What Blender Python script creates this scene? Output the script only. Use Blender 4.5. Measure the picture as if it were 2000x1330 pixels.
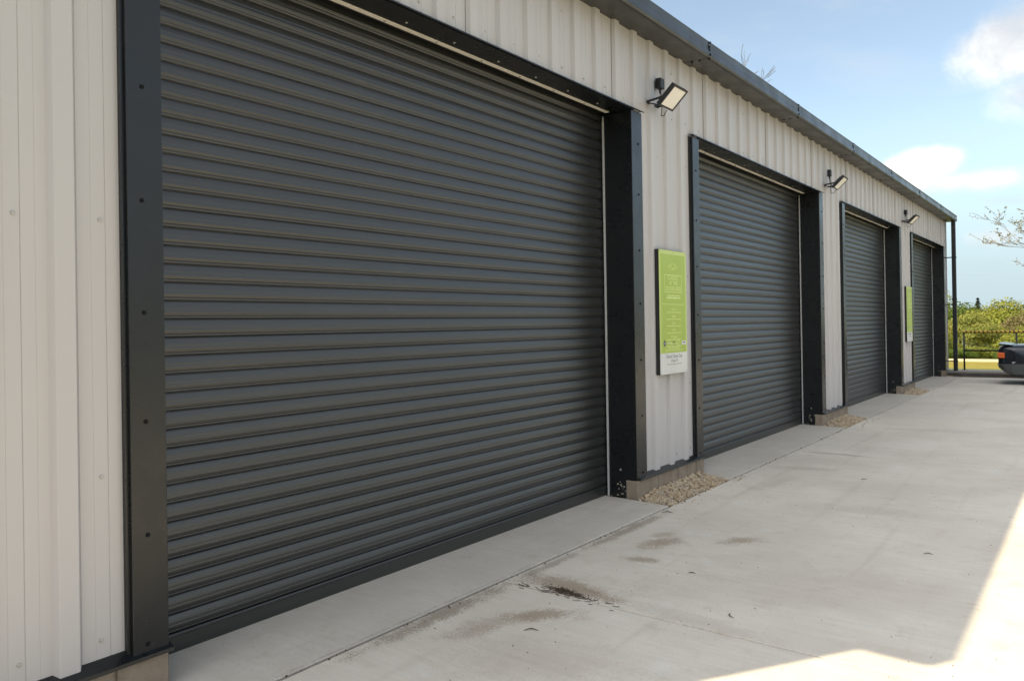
import bpy, bmesh, math, random
import numpy as np
from mathutils import Vector, Matrix

for _o in list(bpy.data.objects):
    bpy.data.objects.remove(_o, do_unlink=True)
SC = bpy.context.scene
COL = SC.collection
R = math.radians
random.seed(7)

# ------------------------------------------------------------------ camera
CAM_H, YAW, PITCH, ROLL = 1.6107, 0.6501, 0.0039, -0.0157
fw = Vector((-math.sin(YAW) * math.cos(PITCH), math.cos(YAW) * math.cos(PITCH), math.sin(PITCH)))
rt0 = Vector((math.cos(YAW), math.sin(YAW), 0))
up0 = rt0.cross(fw)
rt = rt0 * math.cos(ROLL) + up0 * math.sin(ROLL)
up = -rt0 * math.sin(ROLL) + up0 * math.cos(ROLL)
cam = bpy.data.cameras.new('camera')
camo = bpy.data.objects.new('camera', cam)
COL.objects.link(camo)
camo.matrix_world = Matrix(((rt.x, up.x, -fw.x, 0), (rt.y, up.y, -fw.y, 0), (rt.z, up.z, -fw.z, CAM_H), (0, 0, 0, 1)))
cam.sensor_width = 36
cam.lens = 1507.45 / 2000 * 36
cam.shift_y = -(665 - 628.65) / 2000
cam.clip_start = 0.05
cam.clip_end = 3000
SC.camera = camo

# ------------------------------------------------------------------ sun, sky, exposure
SUN = Vector((-0.5747, -0.888, 1.0)).normalized()
EL = math.asin(SUN.z)
AZ = math.atan2(SUN.x, SUN.y)
sun = bpy.data.lights.new('sun', 'SUN')
sun.energy = 2.0
sun.angle = R(0.53)
sun.color = (1.0, 0.87, 0.60)
suno = bpy.data.objects.new('sun', sun)
COL.objects.link(suno)
suno.rotation_euler = SUN.to_track_quat('Z', 'Y').to_euler()
suno.location = (-20, -30, 40)

W = bpy.data.worlds.new('World')
SC.world = W
W.use_nodes = True
wt = W.node_tree
wt.nodes.clear()


class NT:
    """tiny helper around a node tree"""
    def __init__(s, t):
        s.t = t

    def n(s, typ, **kw):
        nd = s.t.nodes.new(typ)
        for k, v in kw.items():
            setattr(nd, k, v)
        return nd

    def link(s, a, b):
        s.t.links.new(a, b)

    def val(s, sock, v):
        if hasattr(v, 'links') or isinstance(v, bpy.types.NodeSocket):
            s.link(v, sock)
        else:
            sock.default_value = v

    def m(s, op, a, b=None, c=None, clamp=False):
        nd = s.n('ShaderNodeMath', operation=op, use_clamp=clamp)
        for i, v in enumerate((a, b, c)):
            if v is not None:
                s.val(nd.inputs[i], v)
        return nd.outputs[0]

    def vm(s, op, a, b=None, out=0):
        nd = s.n('ShaderNodeVectorMath', operation=op)
        s.val(nd.inputs[0], a)
        if b is not None:
            s.val(nd.inputs[3 if op == 'SCALE' else 1], b)
        return nd.outputs[out]

    def noise(s, vec, scale, detail=4, rough=0.55, dist=0.0, col=False):
        nd = s.n('ShaderNodeTexNoise')
        if vec is not None:
            s.link(vec, nd.inputs['Vector'])
        nd.inputs['Scale'].default_value = scale
        nd.inputs['Detail'].default_value = detail
        nd.inputs['Roughness'].default_value = rough
        nd.inputs['Distortion'].default_value = dist
        return nd.outputs['Color' if col else 'Fac']

    def mr(s, v, a, b, c=0.0, d=1.0, smooth=True):
        nd = s.n('ShaderNodeMapRange', interpolation_type='SMOOTHSTEP' if smooth else 'LINEAR')
        s.val(nd.inputs[0], v)
        for i, x in enumerate((a, b, c, d)):
            s.val(nd.inputs[i + 1], x)
        return nd.outputs[0]

    def mix(s, f, a, b, blend='MIX'):
        nd = s.n('ShaderNodeMix', data_type='RGBA', blend_type=blend)
        s.val(nd.inputs[0], f)
        for i, v in ((6, a), (7, b)):
            if isinstance(v, bpy.types.NodeSocket):
                s.link(v, nd.inputs[i])
            else:
                nd.inputs[i].default_value = (*v, 1) if len(v) == 3 else v
        return nd.outputs[2]


N = NT(wt)
sky = N.n('ShaderNodeTexSky', sky_type='NISHITA')
sky.sun_disc = False
sky.sun_elevation = EL
sky.sun_rotation = AZ % (2 * math.pi)
sky.altitude = 50
sky.air_density = 1.0
sky.dust_density = 0.8
sky.ozone_density = 1.2
dirv = N.n('ShaderNodeTexCoord').outputs['Generated']
dirn = N.vm('NORMALIZE', dirv)
n1 = N.noise(dirn, 9.0, 7, 0.6, 0.4)
n2 = N.noise(dirn, 26.0, 5, 0.6)


def cloud_blob(c, a, b, soft=0.55, rag=1.1):
    c = Vector(c).normalized()
    r = c.cross(Vector((0, 0, 1))).normalized()
    u = r.cross(c)
    U = N.m('DIVIDE', N.vm('DOT_PRODUCT', dirn, tuple(r), 1), a)
    V = N.m('DIVIDE', N.vm('DOT_PRODUCT', dirn, tuple(u), 1), b)
    rad = N.m('SQRT', N.m('ADD', N.m('MULTIPLY', U, U), N.m('MULTIPLY', V, V)))
    fld = N.m('ADD', N.m('SUBTRACT', 1.0, rad), N.m('MULTIPLY', N.m('SUBTRACT', n1, 0.5), rag))
    fld = N.m('ADD', fld, N.m('MULTIPLY', N.m('SUBTRACT', n2, 0.5), rag * 0.45))
    al = N.mr(fld, 0.0, soft)
    front = N.m('GREATER_THAN', N.vm('DOT_PRODUCT', dirn, tuple(c), 1), 0.2)
    return N.m('MULTIPLY', al, front)


blobs = [cloud_blob((-0.062, 0.95, 0.285), 0.072, 0.055), cloud_blob((-0.05, 0.962, 0.23), 0.05, 0.035, 0.9),
         cloud_blob((-0.158, 0.973, 0.172), 0.05, 0.022), cloud_blob((-0.12, 0.975, 0.150), 0.10, 0.016, 1.1),
         N.m('MULTIPLY', cloud_blob((-0.085, 0.993, 0.088), 0.045, 0.016, 0.9), 0.6)]
cl = blobs[0]
for bnode in blobs[1:]:
    cl = N.m('MAXIMUM', cl, bnode)
# scattered cloud over the rest of the sky, cover raised to brighten the shade
sepd = N.n('ShaderNodeSeparateXYZ')
N.link(dirn, sepd.inputs[0])
flat = N.n('ShaderNodeCombineXYZ')
den = N.m('ADD', N.m('MAXIMUM', sepd.outputs[2], 0.0), 0.12)
N.link(N.m('DIVIDE', sepd.outputs[0], den), flat.inputs[0])
N.link(N.m('DIVIDE', sepd.outputs[1], den), flat.inputs[1])
gen = N.noise(flat.outputs[0], 0.9, 8, 0.58, 0.2)
genm = N.m('MULTIPLY', N.mr(gen, 0.40, 0.60), N.mr(sepd.outputs[1], 0.9, 0.6))
cl = N.m('MAXIMUM', cl, genm)
wisp = N.m('MULTIPLY', N.mr(N.noise(flat.outputs[0], 1.7, 7, 0.62, 0.8), 0.48, 0.78), 0.35)
# clouds on the unseen sun side boosted to add fill light in the shade
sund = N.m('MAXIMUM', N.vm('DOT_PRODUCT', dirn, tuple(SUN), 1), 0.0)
fill_boost = N.m('ADD', 1.0, N.m('MULTIPLY', N.m('MULTIPLY', sund, sund), 2.3))
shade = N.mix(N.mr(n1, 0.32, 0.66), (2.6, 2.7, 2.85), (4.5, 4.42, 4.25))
shade = N.vm('SCALE', shade, fill_boost)
hs = N.n('ShaderNodeHueSaturation')
hs.inputs['Saturation'].default_value = 0.72
hs.inputs['Value'].default_value = 0.73
N.link(sky.outputs[0], hs.inputs['Color'])
skyc = N.mix(1.0, hs.outputs[0], (0.93, 1.0, 0.98), 'MULTIPLY')
skyc = N.mix(wisp, skyc, (2.7, 2.85, 3.0))
hz = N.mr(sepd.outputs[2], 0.02, 0.24, 0.92, 0.0)
skyc = N.mix(hz, skyc, (1.9, 2.42, 2.68))
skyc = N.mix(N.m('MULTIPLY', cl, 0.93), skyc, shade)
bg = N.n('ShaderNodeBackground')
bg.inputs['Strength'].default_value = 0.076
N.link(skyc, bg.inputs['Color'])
wo = N.n('ShaderNodeOutputWorld')
N.link(bg.outputs[0], wo.inputs[0])

SC.view_settings.view_transform = 'Standard'
SC.view_settings.look = 'None'
SC.view_settings.gamma = 1.0
SC.view_settings.exposure = 1.98
SC.view_settings.use_curve_mapping = False
SC.render.engine = 'CYCLES'
SC.cycles.use_denoising = True
SC.cycles.max_bounces = 6
SC.cycles.diffuse_bounces = 4
SC.cycles.glossy_bounces = 3
SC.cycles.caustics_reflective = False
SC.cycles.caustics_refractive = False

# ------------------------------------------------------------------ materials
MATS = {}


def mat(name, base=(0.5, 0.5, 0.5), rough=0.5, metal=0.0, spec=0.5, build=None):
    m = bpy.data.materials.new(name)
    m.use_nodes = True
    t = NT(m.node_tree)
    p = m.node_tree.nodes['Principled BSDF']
    p.inputs['Base Color'].default_value = (*base, 1)
    p.inputs['Roughness'].default_value = rough
    p.inputs['Metallic'].default_value = metal
    p.inputs['Specular IOR Level'].default_value = spec
    if build:
        build(t, p)
    MATS[name] = m
    return m


def bump(t, p, h, strength=0.3, dist=0.01):
    b = t.n('ShaderNodeBump')
    b.inputs['Strength'].default_value = strength
    b.inputs['Distance'].default_value = dist
    t.link(h, b.inputs['Height'])
    t.link(b.outputs[0], p.inputs['Normal'])


def geo(t):
    return t.n('ShaderNodeNewGeometry')


def vary(lo, hi, scale=6.0, rlo=None, rhi=None, fine=None, stretch=None):
    """base colour moving between two tones with world-space noise"""
    def f(t, p):
        pos = geo(t).outputs['Position']
        if stretch:
            pos = t.vm('MULTIPLY', pos, stretch)
        n = t.noise(pos, scale, 6, 0.62)
        c = t.mix(t.mr(n, 0.3, 0.7), lo, hi)
        if fine:
            n3 = t.noise(pos, fine, 2, 0.5)
            c = t.mix(t.mr(n3, 0.35, 0.65), t.mix(0.22, c, lo), c)
        t.link(c, p.inputs['Base Color'])
        if rlo is not None:
            t.link(t.mr(t.noise(pos, scale * 2.3, 5, 0.6), 0.3, 0.7, rlo, rhi), p.inputs['Roughness'])
    return f


def stain_mask(t, pos, cx, cy, a, b, ang, k=0.9, soft=0.6):
    mp = t.n('ShaderNodeMapping', vector_type='TEXTURE')
    mp.inputs['Location'].default_value = (cx, cy, 0)
    mp.inputs['Rotation'].default_value = (0, 0, ang)
    mp.inputs['Scale'].default_value = (a * 1.25, b * 1.25, 1)
    t.link(pos, mp.inputs['Vector'])
    fl = t.vm('MULTIPLY', mp.outputs[0], (1, 1, 0))
    rad = t.vm('LENGTH', fl, out=1)
    n = t.noise(pos, 7.0, 6, 0.7)
    nf = t.noise(t.vm('MULTIPLY', pos, (1.0, 1.6, 1.0)), 55.0, 5, 0.75)
    fld = t.m('ADD', t.m('SUBTRACT', 1.0, rad), t.m('MULTIPLY', t.m('SUBTRACT', n, 0.5), k * 2))
    fld = t.m('ADD', fld, t.m('MULTIPLY', t.m('SUBTRACT', nf, 0.5), 3.0))
    return t.mr(fld, 0.05, 0.05 + soft)


def concrete(stains, lo, hi):
    def f(t, p):
        pos = geo(t).outputs['Position']
        big = t.noise(pos, 0.9, 6, 0.6)
        brushed = t.noise(t.vm('MULTIPLY', pos, (2.2, 26.0, 1.0)), 1.0, 5, 0.6)
        c = t.mix(t.mr(big, 0.3, 0.7), lo, hi)
        c = t.mix(t.mr(brushed, 0.25, 0.75, 0.0, 0.45), c, tuple(x * 0.90 for x in lo))
        sp = t.noise(pos, 140.0, 3, 0.6)
        c = t.mix(t.mr(sp, 0.30, 0.42, 0.55, 0.0), c, tuple(x * 0.45 for x in lo))
        blot = t.noise(pos, 5.5, 7, 0.68)
        c = t.mix(t.mr(blot, 0.52, 0.72, 0.0, 0.42), c, tuple(x * y for x, y in zip(lo, (0.80, 0.74, 0.66))))
        pale = t.noise(pos, 2.6, 6, 0.6)
        c = t.mix(t.mr(pale, 0.58, 0.74, 0.0, 0.30), c, tuple(min(x * 1.18, 0.7) for x in hi))
        tyre = t.noise(t.vm('MULTIPLY', pos, (5.5, 0.22, 1.0)), 1.0, 5, 0.62)
        c = t.mix(t.mr(tyre, 0.56, 0.72, 0.0, 0.30), c, tuple(x * y for x, y in zip(lo, (0.74, 0.72, 0.70))))
        spk = t.noise(pos, 38.0, 4, 0.7)
        c = t.mix(t.mr(spk, 0.63, 0.71, 0.0, 0.45), c, (0.16, 0.14, 0.11))
        for (cx, cy, a, b, ang, amt, tint) in stains:
            mk = stain_mask(t, pos, cx, cy, a, b, ang)
            c = t.mix(t.m('MULTIPLY', mk, amt * 0.85), c, tint)
        t.link(c, p.inputs['Base Color'])
        h = t.m('ADD', t.m('MULTIPLY', brushed, 0.6), t.m('MULTIPLY', sp, 0.5))
        bump(t, p, h, 0.35, 0.004)
    return f


TAN = (0.31, 0.24, 0.17)
YARD_STAINS = [(-2.66, 3.99, 0.34, 0.11, R(4), 0.95, TAN), (-2.42, 3.95, 0.20, 0.07, R(-8), 0.9, TAN), (-2.50, 3.50, 0.23, 0.085, R(42), 0.9, TAN), (-2.62, 3.30, 0.22, 0.09, R(60), 0.5, TAN), (-2.66, 3.10, 0.16, 0.08, R(60), 0.55, TAN),
               (-2.58, 5.14, 0.22, 0.11, R(70), 0.85, TAN), (-2.66, 5.35, 0.12, 0.06, R(70), 0.6, TAN), (-2.49, 4.72, 0.15, 0.06, R(20), 0.85, TAN), (-2.12, 5.53, 0.17, 0.10, R(50), 0.85, TAN),
               (-2.95, 3.25, 0.66, 0.075, R(90), 0.95, (0.27, 0.22, 0.165)), (-2.95, 5.35, 0.6, 0.06, R(90), 0.85, (0.27, 0.22, 0.165)), (-2.95, 4.25, 0.4, 0.045, R(90), 0.7, (0.24, 0.20, 0.16)),
               (-2.55, 9.72, 0.5, 0.06, R(0), 0.6, (0.24, 0.21, 0.17)), (-1.6, 4.7, 0.9, 0.35, R(40), 0.16, TAN), (-2.2, 3.0, 0.5, 0.25, R(20), 0.22, TAN), (-1.7, 3.9, 0.5, 0.10, R(-4), 0.25, TAN),
               (-2.6, 8.6, 0.35, 0.12, R(15), 0.4, (0.29, 0.26, 0.21)), (-1.9, 12.5, 0.8, 0.2, R(10), 0.28, (0.28, 0.26, 0.22)), (-2.6, 7.6, 0.5, 0.10, R(80), 0.3, (0.30, 0.26, 0.2)), (-1.5, 7.0, 0.7, 0.16, R(10), 0.2, (0.30, 0.27, 0.22))]
mat('concrete', rough=0.9, spec=0.25, build=concrete(YARD_STAINS, (0.585, 0.522, 0.442), (0.70, 0.637, 0.55)))
mat('apron_concrete', rough=0.88, spec=0.25, build=concrete([(-3.03, 3.0, 1.6, 0.025, R(90), 0.5, (0.26, 0.23, 0.2))], (0.505, 0.457, 0.39), (0.605, 0.552, 0.48)))
mat('joint_dirt', rough=1.0, build=vary((0.018, 0.015, 0.012), (0.07, 0.058, 0.045), 9.0))
mat('cladding', rough=0.42, spec=0.4, build=vary((0.462, 0.443, 0.438), (0.492, 0.473, 0.466), 0.7, 0.36, 0.48, stretch=(1, 1, 0.25)))
mat('flashing', rough=0.38, build=vary((0.006, 0.0075, 0.009), (0.0085, 0.010, 0.0115), 2.0, 0.24, 0.36))


def slat_build(t, p):
    pos = geo(t).outputs['Position']
    brush = t.noise(t.vm('MULTIPLY', pos, (1, 0.6, 260.0)), 1.0, 3, 0.6)
    wear = t.noise(t.vm('MULTIPLY', pos, (1, 0.5, 3.0)), 1.1, 6, 0.6)
    c = t.mix(t.mr(wear, 0.3, 0.7), (0.0115, 0.0125, 0.0125), (0.0175, 0.0185, 0.018))
    rnd = t.n('ShaderNodeObjectInfo').outputs['Random']
    c = t.mix(t.m('MULTIPLY', rnd, 0.4), c, (0.010, 0.011, 0.011))
    dust = t.noise(t.vm('MULTIPLY', pos, (1, 3, 9)), 2.0, 6, 0.7)
    c = t.mix(t.mr(dust, 0.55, 0.8, 0.0, 0.22), c, (0.09, 0.083, 0.072))
    t.link(c, p.inputs['Base Color'])
    t.link(t.mr(brush, 0.3, 0.7, 0.31, 0.43), p.inputs['Roughness'])
    bump(t, p, brush, 0.05, 0.0012)


mat('slat_paint', rough=0.36, spec=0.9, build=slat_build)
mat('gutter_steel', rough=0.34, build=vary((0.022, 0.024, 0.025), (0.030, 0.032, 0.033), 1.5, 0.28, 0.42))
mat('galvanised', (0.80, 0.76, 0.69), 0.5, 0.0)
mat('brush_strip', (0.50, 0.50, 0.49), 0.6)
mat('screw_light', (0.42, 0.41, 0.39), 0.45, 0.3)
mat('screw_dark', (0.006, 0.006, 0.007), 0.75, 0.0, 0.2)
mat('void_black', (0.012, 0.012, 0.013), 0.9)


def block_build(t, p):
    pos = geo(t).outputs['Position']
    rnd = t.n('ShaderNodeObjectInfo').outputs['Random']
    c = t.mix(t.mr(t.noise(pos, 7, 6, 0.65), 0.3, 0.7), (0.25, 0.20, 0.15), (0.36, 0.30, 0.235))
    c = t.mix(t.m('MULTIPLY', rnd, 0.35), c, (0.22, 0.19, 0.15))
    g = t.noise(pos, 160, 3, 0.6)
    c = t.mix(t.mr(g, 0.32, 0.45, 0.6, 0.0), c, (0.13, 0.10, 0.075))
    t.link(c, p.inputs['Base Color'])
    bump(t, p, g, 0.7, 0.004)


mat('concrete_block', rough=0.95, spec=0.2, build=block_build)
mat('mortar', rough=0.95, build=vary((0.24, 0.20, 0.15), (0.36, 0.31, 0.24), 12))


def gravel_build(t, p):
    rnd = geo(t).outputs['Random Per Island']
    cr = t.n('ShaderNodeValToRGB')
    t.link(rnd, cr.inputs[0])
    e = cr.color_ramp.elements
    e[0].position, e[0].color = 0.0, (0.19, 0.13, 0.08, 1)
    e[1].position, e[1].color = 1.0, (0.52, 0.43, 0.31, 1)
    for pp, cc in ((0.25, (0.40, 0.30, 0.19, 1)), (0.55, (0.52, 0.42, 0.29, 1)), (0.8, (0.36, 0.30, 0.24, 1))):
        x = cr.color_ramp.elements.new(pp)
        x.color = cc
    t.link(cr.outputs[0], p.inputs['Base Color'])


mat('gravel', rough=0.85, spec=0.25, build=gravel_build)
mat('soil', rough=1.0, build=vary((0.10, 0.08, 0.055), (0.19, 0.15, 0.10), 6))
mat('grass_ground', rough=1.0, build=vary((0.07, 0.085, 0.025), (0.13, 0.135, 0.045), 0.4, fine=6))
mat('lamp_black', (0.016, 0.016, 0.018), 0.5)
mat('lamp_lens', (0.84, 0.82, 0.76), 0.35)
mat('cable', (0.012, 0.012, 0.013), 0.5)
mat('sign_green', rough=0.4, build=vary((0.335, 0.445, 0.055), (0.365, 0.475, 0.07), 2.5))
mat('sign_lime', (0.50, 0.60, 0.17), 0.4)
mat('sign_white', rough=0.4, build=vary((0.58, 0.58, 0.57), (0.64, 0.64, 0.62), 3))
mat('sign_text', (0.62, 0.72, 0.27), 0.45)
mat('sign_grey', (0.26, 0.27, 0.28), 0.5)
mat('sign_dark', (0.05, 0.055, 0.05), 0.5)
mat('sign_edge', (0.012, 0.012, 0.012), 0.6)
mat('rail_black', (0.012, 0.012, 0.013), 0.5)


def tape_build(t, p):
    pos = geo(t).outputs['Position']
    s = t.n('ShaderNodeSeparateXYZ')
    t.link(pos, s.inputs[0])
    zz = t.m('ABSOLUTE', t.m('SUBTRACT', s.outputs[2], 1.21))
    ph = t.m('FRACT', t.m('MULTIPLY', t.m('ADD', s.outputs[0], zz), 1 / 0.102))
    t.link(t.mix(t.m('LESS_THAN', ph, 0.36), (0.80, 0.50, 0.06), (0.03, 0.022, 0.016)), p.inputs['Base Color'])


mat('hazard_tape', rough=0.55, build=tape_build)
mat('wall_render', rough=0.9, build=vary((0.11, 0.095, 0.085), (0.17, 0.15, 0.135), 4))
mat('coping', rough=0.9, build=vary((0.20, 0.185, 0.165), (0.26, 0.24, 0.215), 4))
mat('yellow_timber', rough=0.7, build=vary((0.23, 0.195, 0.045), (0.28, 0.24, 0.06), 5, stretch=(0.5, 4, 6)))
mat('pale_timber', rough=0.8, build=vary((0.42, 0.35, 0.20), (0.50, 0.42, 0.26), 4, stretch=(0.5, 6, 1)))
mat('car_paint', (0.010, 0.012, 0.017), 0.14, 0.0, 0.6)
mat('car_trim', (0.06, 0.064, 0.068), 0.3, 0.0)
mat('chrome', (0.75, 0.76, 0.78), 0.12, 1.0)
mat('car_glass', (0.008, 0.010, 0.011), 0.04)
mat('tail_lens', (0.55, 0.055, 0.012), 0.2)
mat('amber_lens', (0.65, 0.22, 0.02), 0.2)
mat('head_lens', (0.6, 0.62, 0.64), 0.1)
mat('tyre', (0.018, 0.018, 0.018), 0.85)
mat('alloy', (0.42, 0.43, 0.44), 0.3, 0.9)
mat('bark', rough=0.95, build=vary((0.07, 0.055, 0.04), (0.14, 0.115, 0.09), 8))
mat('twig_bark', rough=0.95, build=vary((0.13, 0.11, 0.095), (0.20, 0.175, 0.15), 8))


def leafmat(name, a, b, c):
    def f(t, p):
        g = geo(t)
        rnd = g.outputs['Random Per Island']
        pos = g.outputs['Position']
        col = t.mix(rnd, a, b)
        col = t.mix(t.mr(t.noise(pos, 0.55, 4, 0.6), 0.38, 0.62), col, c)
        t.link(col, p.inputs['Base Color'])
        tr = t.n('ShaderNodeBsdfTranslucent')
        t.link(col, tr.inputs['Color'])
        mx = t.n('ShaderNodeMixShader')
        mx.inputs[0].default_value = 0.45
        out = t.t.nodes['Material Output']
        t.link(p.outputs[0], mx.inputs[1])
        t.link(tr.outputs[0], mx.inputs[2])
        t.link(mx.outputs[0], out.inputs[0])
    mat(name, rough=0.7, spec=0.2, build=f)


leafmat('leaf_lime', (0.24, 0.255, 0.038), (0.31, 0.30, 0.055), (0.21, 0.23, 0.04))
leafmat('leaf_gold', (0.25, 0.245, 0.052), (0.32, 0.30, 0.075), (0.22, 0.235, 0.055))
leafmat('leaf_tan', (0.21, 0.17, 0.08), (0.26, 0.21, 0.10), (0.18, 0.165, 0.06))
leafmat('leaf_green', (0.08, 0.13, 0.018), (0.13, 0.18, 0.03), (0.10, 0.14, 0.025))
leafmat('leaf_dark', (0.022, 0.035, 0.015), (0.045, 0.06, 0.025), (0.05, 0.055, 0.028))
leafmat('leaf_new', (0.26, 0.26, 0.16), (0.34, 0.34, 0.22), (0.30, 0.28, 0.18))
mat('litter', rough=1.0, build=vary((0.04, 0.027, 0.017), (0.13, 0.088, 0.055), 40))


# ------------------------------------------------------------------ mesh helpers
class MB:
    def __init__(s):
        s.v, s.f = [], []

    def add(s, vs, fs):
        o = len(s.v)
        s.v += [tuple(x) for x in vs]
        s.f += [tuple(i + o for i in f) for f in fs]
        return s

    def box(s, x0, x1, y0, y1, z0, z1, c=0.0):
        """box, with its upper edges chamfered by c"""
        if c <= 0:
            vs = [(x0, y0, z0), (x1, y0, z0), (x1, y1, z0), (x0, y1, z0), (x0, y0, z1), (x1, y0, z1), (x1, y1, z1), (x0, y1, z1)]
            return s.add(vs, [(3, 2, 1, 0), (4, 5, 6, 7), (0, 1, 5, 4), (1, 2, 6, 5), (2, 3, 7, 6), (3, 0, 4, 7)])
        vs = [(x0, y0, z0), (x1, y0, z0), (x1, y1, z0), (x0, y1, z0),
              (x0, y0, z1 - c), (x1, y0, z1 - c), (x1, y1, z1 - c), (x0, y1, z1 - c),
              (x0 + c, y0 + c, z1), (x1 - c, y0 + c, z1), (x1 - c, y1 - c, z1), (x0 + c, y1 - c, z1)]
        fs = [(3, 2, 1, 0), (8, 9, 10, 11)]
        for k in range(4):
            j = (k + 1) % 4
            fs += [(k, j, j + 4, k + 4), (k + 4, j + 4, j + 8, k + 8)]
        return s.add(vs, fs)

    def obox(s, M, sx, sy, sz):
        """box of full size sx, sy, sz under matrix M"""
        o = len(s.v)
        s.box(-sx / 2, sx / 2, -sy / 2, sy / 2, -sz / 2, sz / 2)
        for i in range(o, len(s.v)):
            s.v[i] = tuple(M @ Vector(s.v[i]))
        return s

    def tube(s, pts, rad, n=8, cap=True):
        pts = [Vector(p) for p in pts]
        if not hasattr(rad, '__len__'):
            rad = [rad] * len(pts)
        o = len(s.v)
        for i, p in enumerate(pts):
            d = (pts[min(i + 1, len(pts) - 1)] - pts[max(i - 1, 0)]).normalized()
            a = Vector((0, 0, 1)) if abs(d.z) < 0.9 else Vector((1, 0, 0))
            u = d.cross(a).normalized()
            w = d.cross(u)
            for k in range(n):
                an = 2 * math.pi * k / n
                s.v.append(tuple(p + (u * math.cos(an) + w * math.sin(an)) * rad[i]))
        for i in range(len(pts) - 1):
            for k in range(n):
                j = (k + 1) % n
                s.f.append((o + i * n + k, o + i * n + j, o + (i + 1) * n + j, o + (i + 1) * n + k))
        if cap:
            s.f.append(tuple(o + k for k in range(n))[::-1])
            s.f.append(tuple(o + (len(pts) - 1) * n + k for k in range(n)))
        return s

    def extrude_y(s, prof, y0, y1, close=False, caps=False):
        """profile of (x, z) points swept along y"""
        o = len(s.v)
        n = len(prof)
        for y in (y0, y1):
            s.v += [(x, y, z) for x, z in prof]
        for k in range(n if close else n - 1):
            j = (k + 1) % n
            s.f.append((o + k, o + j, o + n + j, o + n + k))
        if caps:
            s.f.append(tuple(o + k for k in range(n)))
            s.f.append(tuple(o + n + k for k in range(n))[::-1])
        return s

    def mesh(s, name, smooth=False):
        me = bpy.data.meshes.new(name)
        me.from_pydata(s.v, [], s.f)
        me.update()
        if smooth:
            me.polygons.foreach_set('use_smooth', [True] * len(me.polygons))
        return me

    def build(s, name, m, parent=None, smooth=False, fixn=True):
        me = s.mesh(name, smooth)
        if fixn:
            b = bmesh.new()
            b.from_mesh(me)
            bmesh.ops.recalc_face_normals(b, faces=b.faces)
            b.to_mesh(me)
            b.free()
        return obj(name, me, m, parent)


def obj(name, me, m=None, parent=None, loc=None):
    o = bpy.data.objects.new(name, me)
    COL.objects.link(o)
    if m is not None and me is not None and not me.materials:
        me.materials.append(MATS[m])
    if parent is not None:
        o.parent = parent
    if loc is not None:
        o.location = loc
    return o


def empty(name, loc=(0, 0, 0), parent=None):
    o = bpy.data.objects.new(name, None)
    COL.objects.link(o)
    o.location = loc
    o.empty_display_size = 0.2
    if parent is not None:
        o.parent = parent
    return o


def tag(o, label=None, cat=None, group=None, kind=None):
    if label:
        o['label'] = label
    if cat:
        o['category'] = cat
    if group:
        o['group'] = group
    if kind:
        o['kind'] = kind
    return o


def bevel(o, w=0.004, seg=2):
    md = o.modifiers.new('bevel', 'BEVEL')
    md.width = w
    md.segments = seg
    md.limit_method = 'ANGLE'
    return o


def copy_tree(o, parent=None):
    c = o.copy()
    COL.objects.link(c)
    c.parent = parent
    for ch in o.children:
        copy_tree(ch, c)
    return c


# ------------------------------------------------------------------ key dimensions (metres)
XW = -3.36            # face of the door flashings
XC = -3.376           # crest of the cladding ribs
XP = -3.406           # pan of the cladding
XD = -3.692           # plane of the roller doors
Y0, YE = 0.30, 24.60  # building ends
BAY, OPW = 5.9243, 4.4381
YS = [1.825 + BAY * i for i in range(4)]
YN = [y + OPW for y in YS]
ZT, ZP = 3.55, 0.172
FL, FR = 0.160, 0.196  # flashing widths left / right of an opening
XJ = -3.014           # joint between door aprons and yard

# ------------------------------------------------------------------ ground
def terrain_z(x, y):
    t = max(0.0, y - 34.5)
    z = -0.10 - 7.5 * (1 - math.exp(-((t / 36.0) ** 1.4)))
    k = min(1.0, t / 25.0)
    z += k * 4.5 * (1 / (1 + math.exp(-(y - 125) / 22.0)))
    z += k * 10 * (1 / (1 + math.exp(-(y - 330) / 60.0)))
    z += 0.35 * math.sin(x * 0.09 + y * 0.05) * min(1.0, t / 30)
    return z


g = MB()
xs = [-900, -500, -260, -140, -80, -50, -30, -18, -9, -3, 3, 9, 15, 22, 35, 60, 110, 240, 500, 900]
ys = [-700, -300, -120, -50, -20, 0, 15, 26, 34, 38, 42, 48, 55, 62, 70, 80, 90, 100, 112, 125, 140, 160, 190, 240, 300, 360, 430, 520, 700, 1000, 1500]
for y in ys:
    for x in xs:
        g.v.append((x, y, terrain_z(x, y)))
nx = len(xs)
for j in range(len(ys) - 1):
    for i in range(nx - 1):
        a = j * nx + i
        g.f.append((a, a + 1, a + nx + 1, a + nx))
go = g.build('ground', 'grass_ground', smooth=True)
tag(go, 'rough grass ground around the yard running down to the wooded valley', kind='structure')

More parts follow.
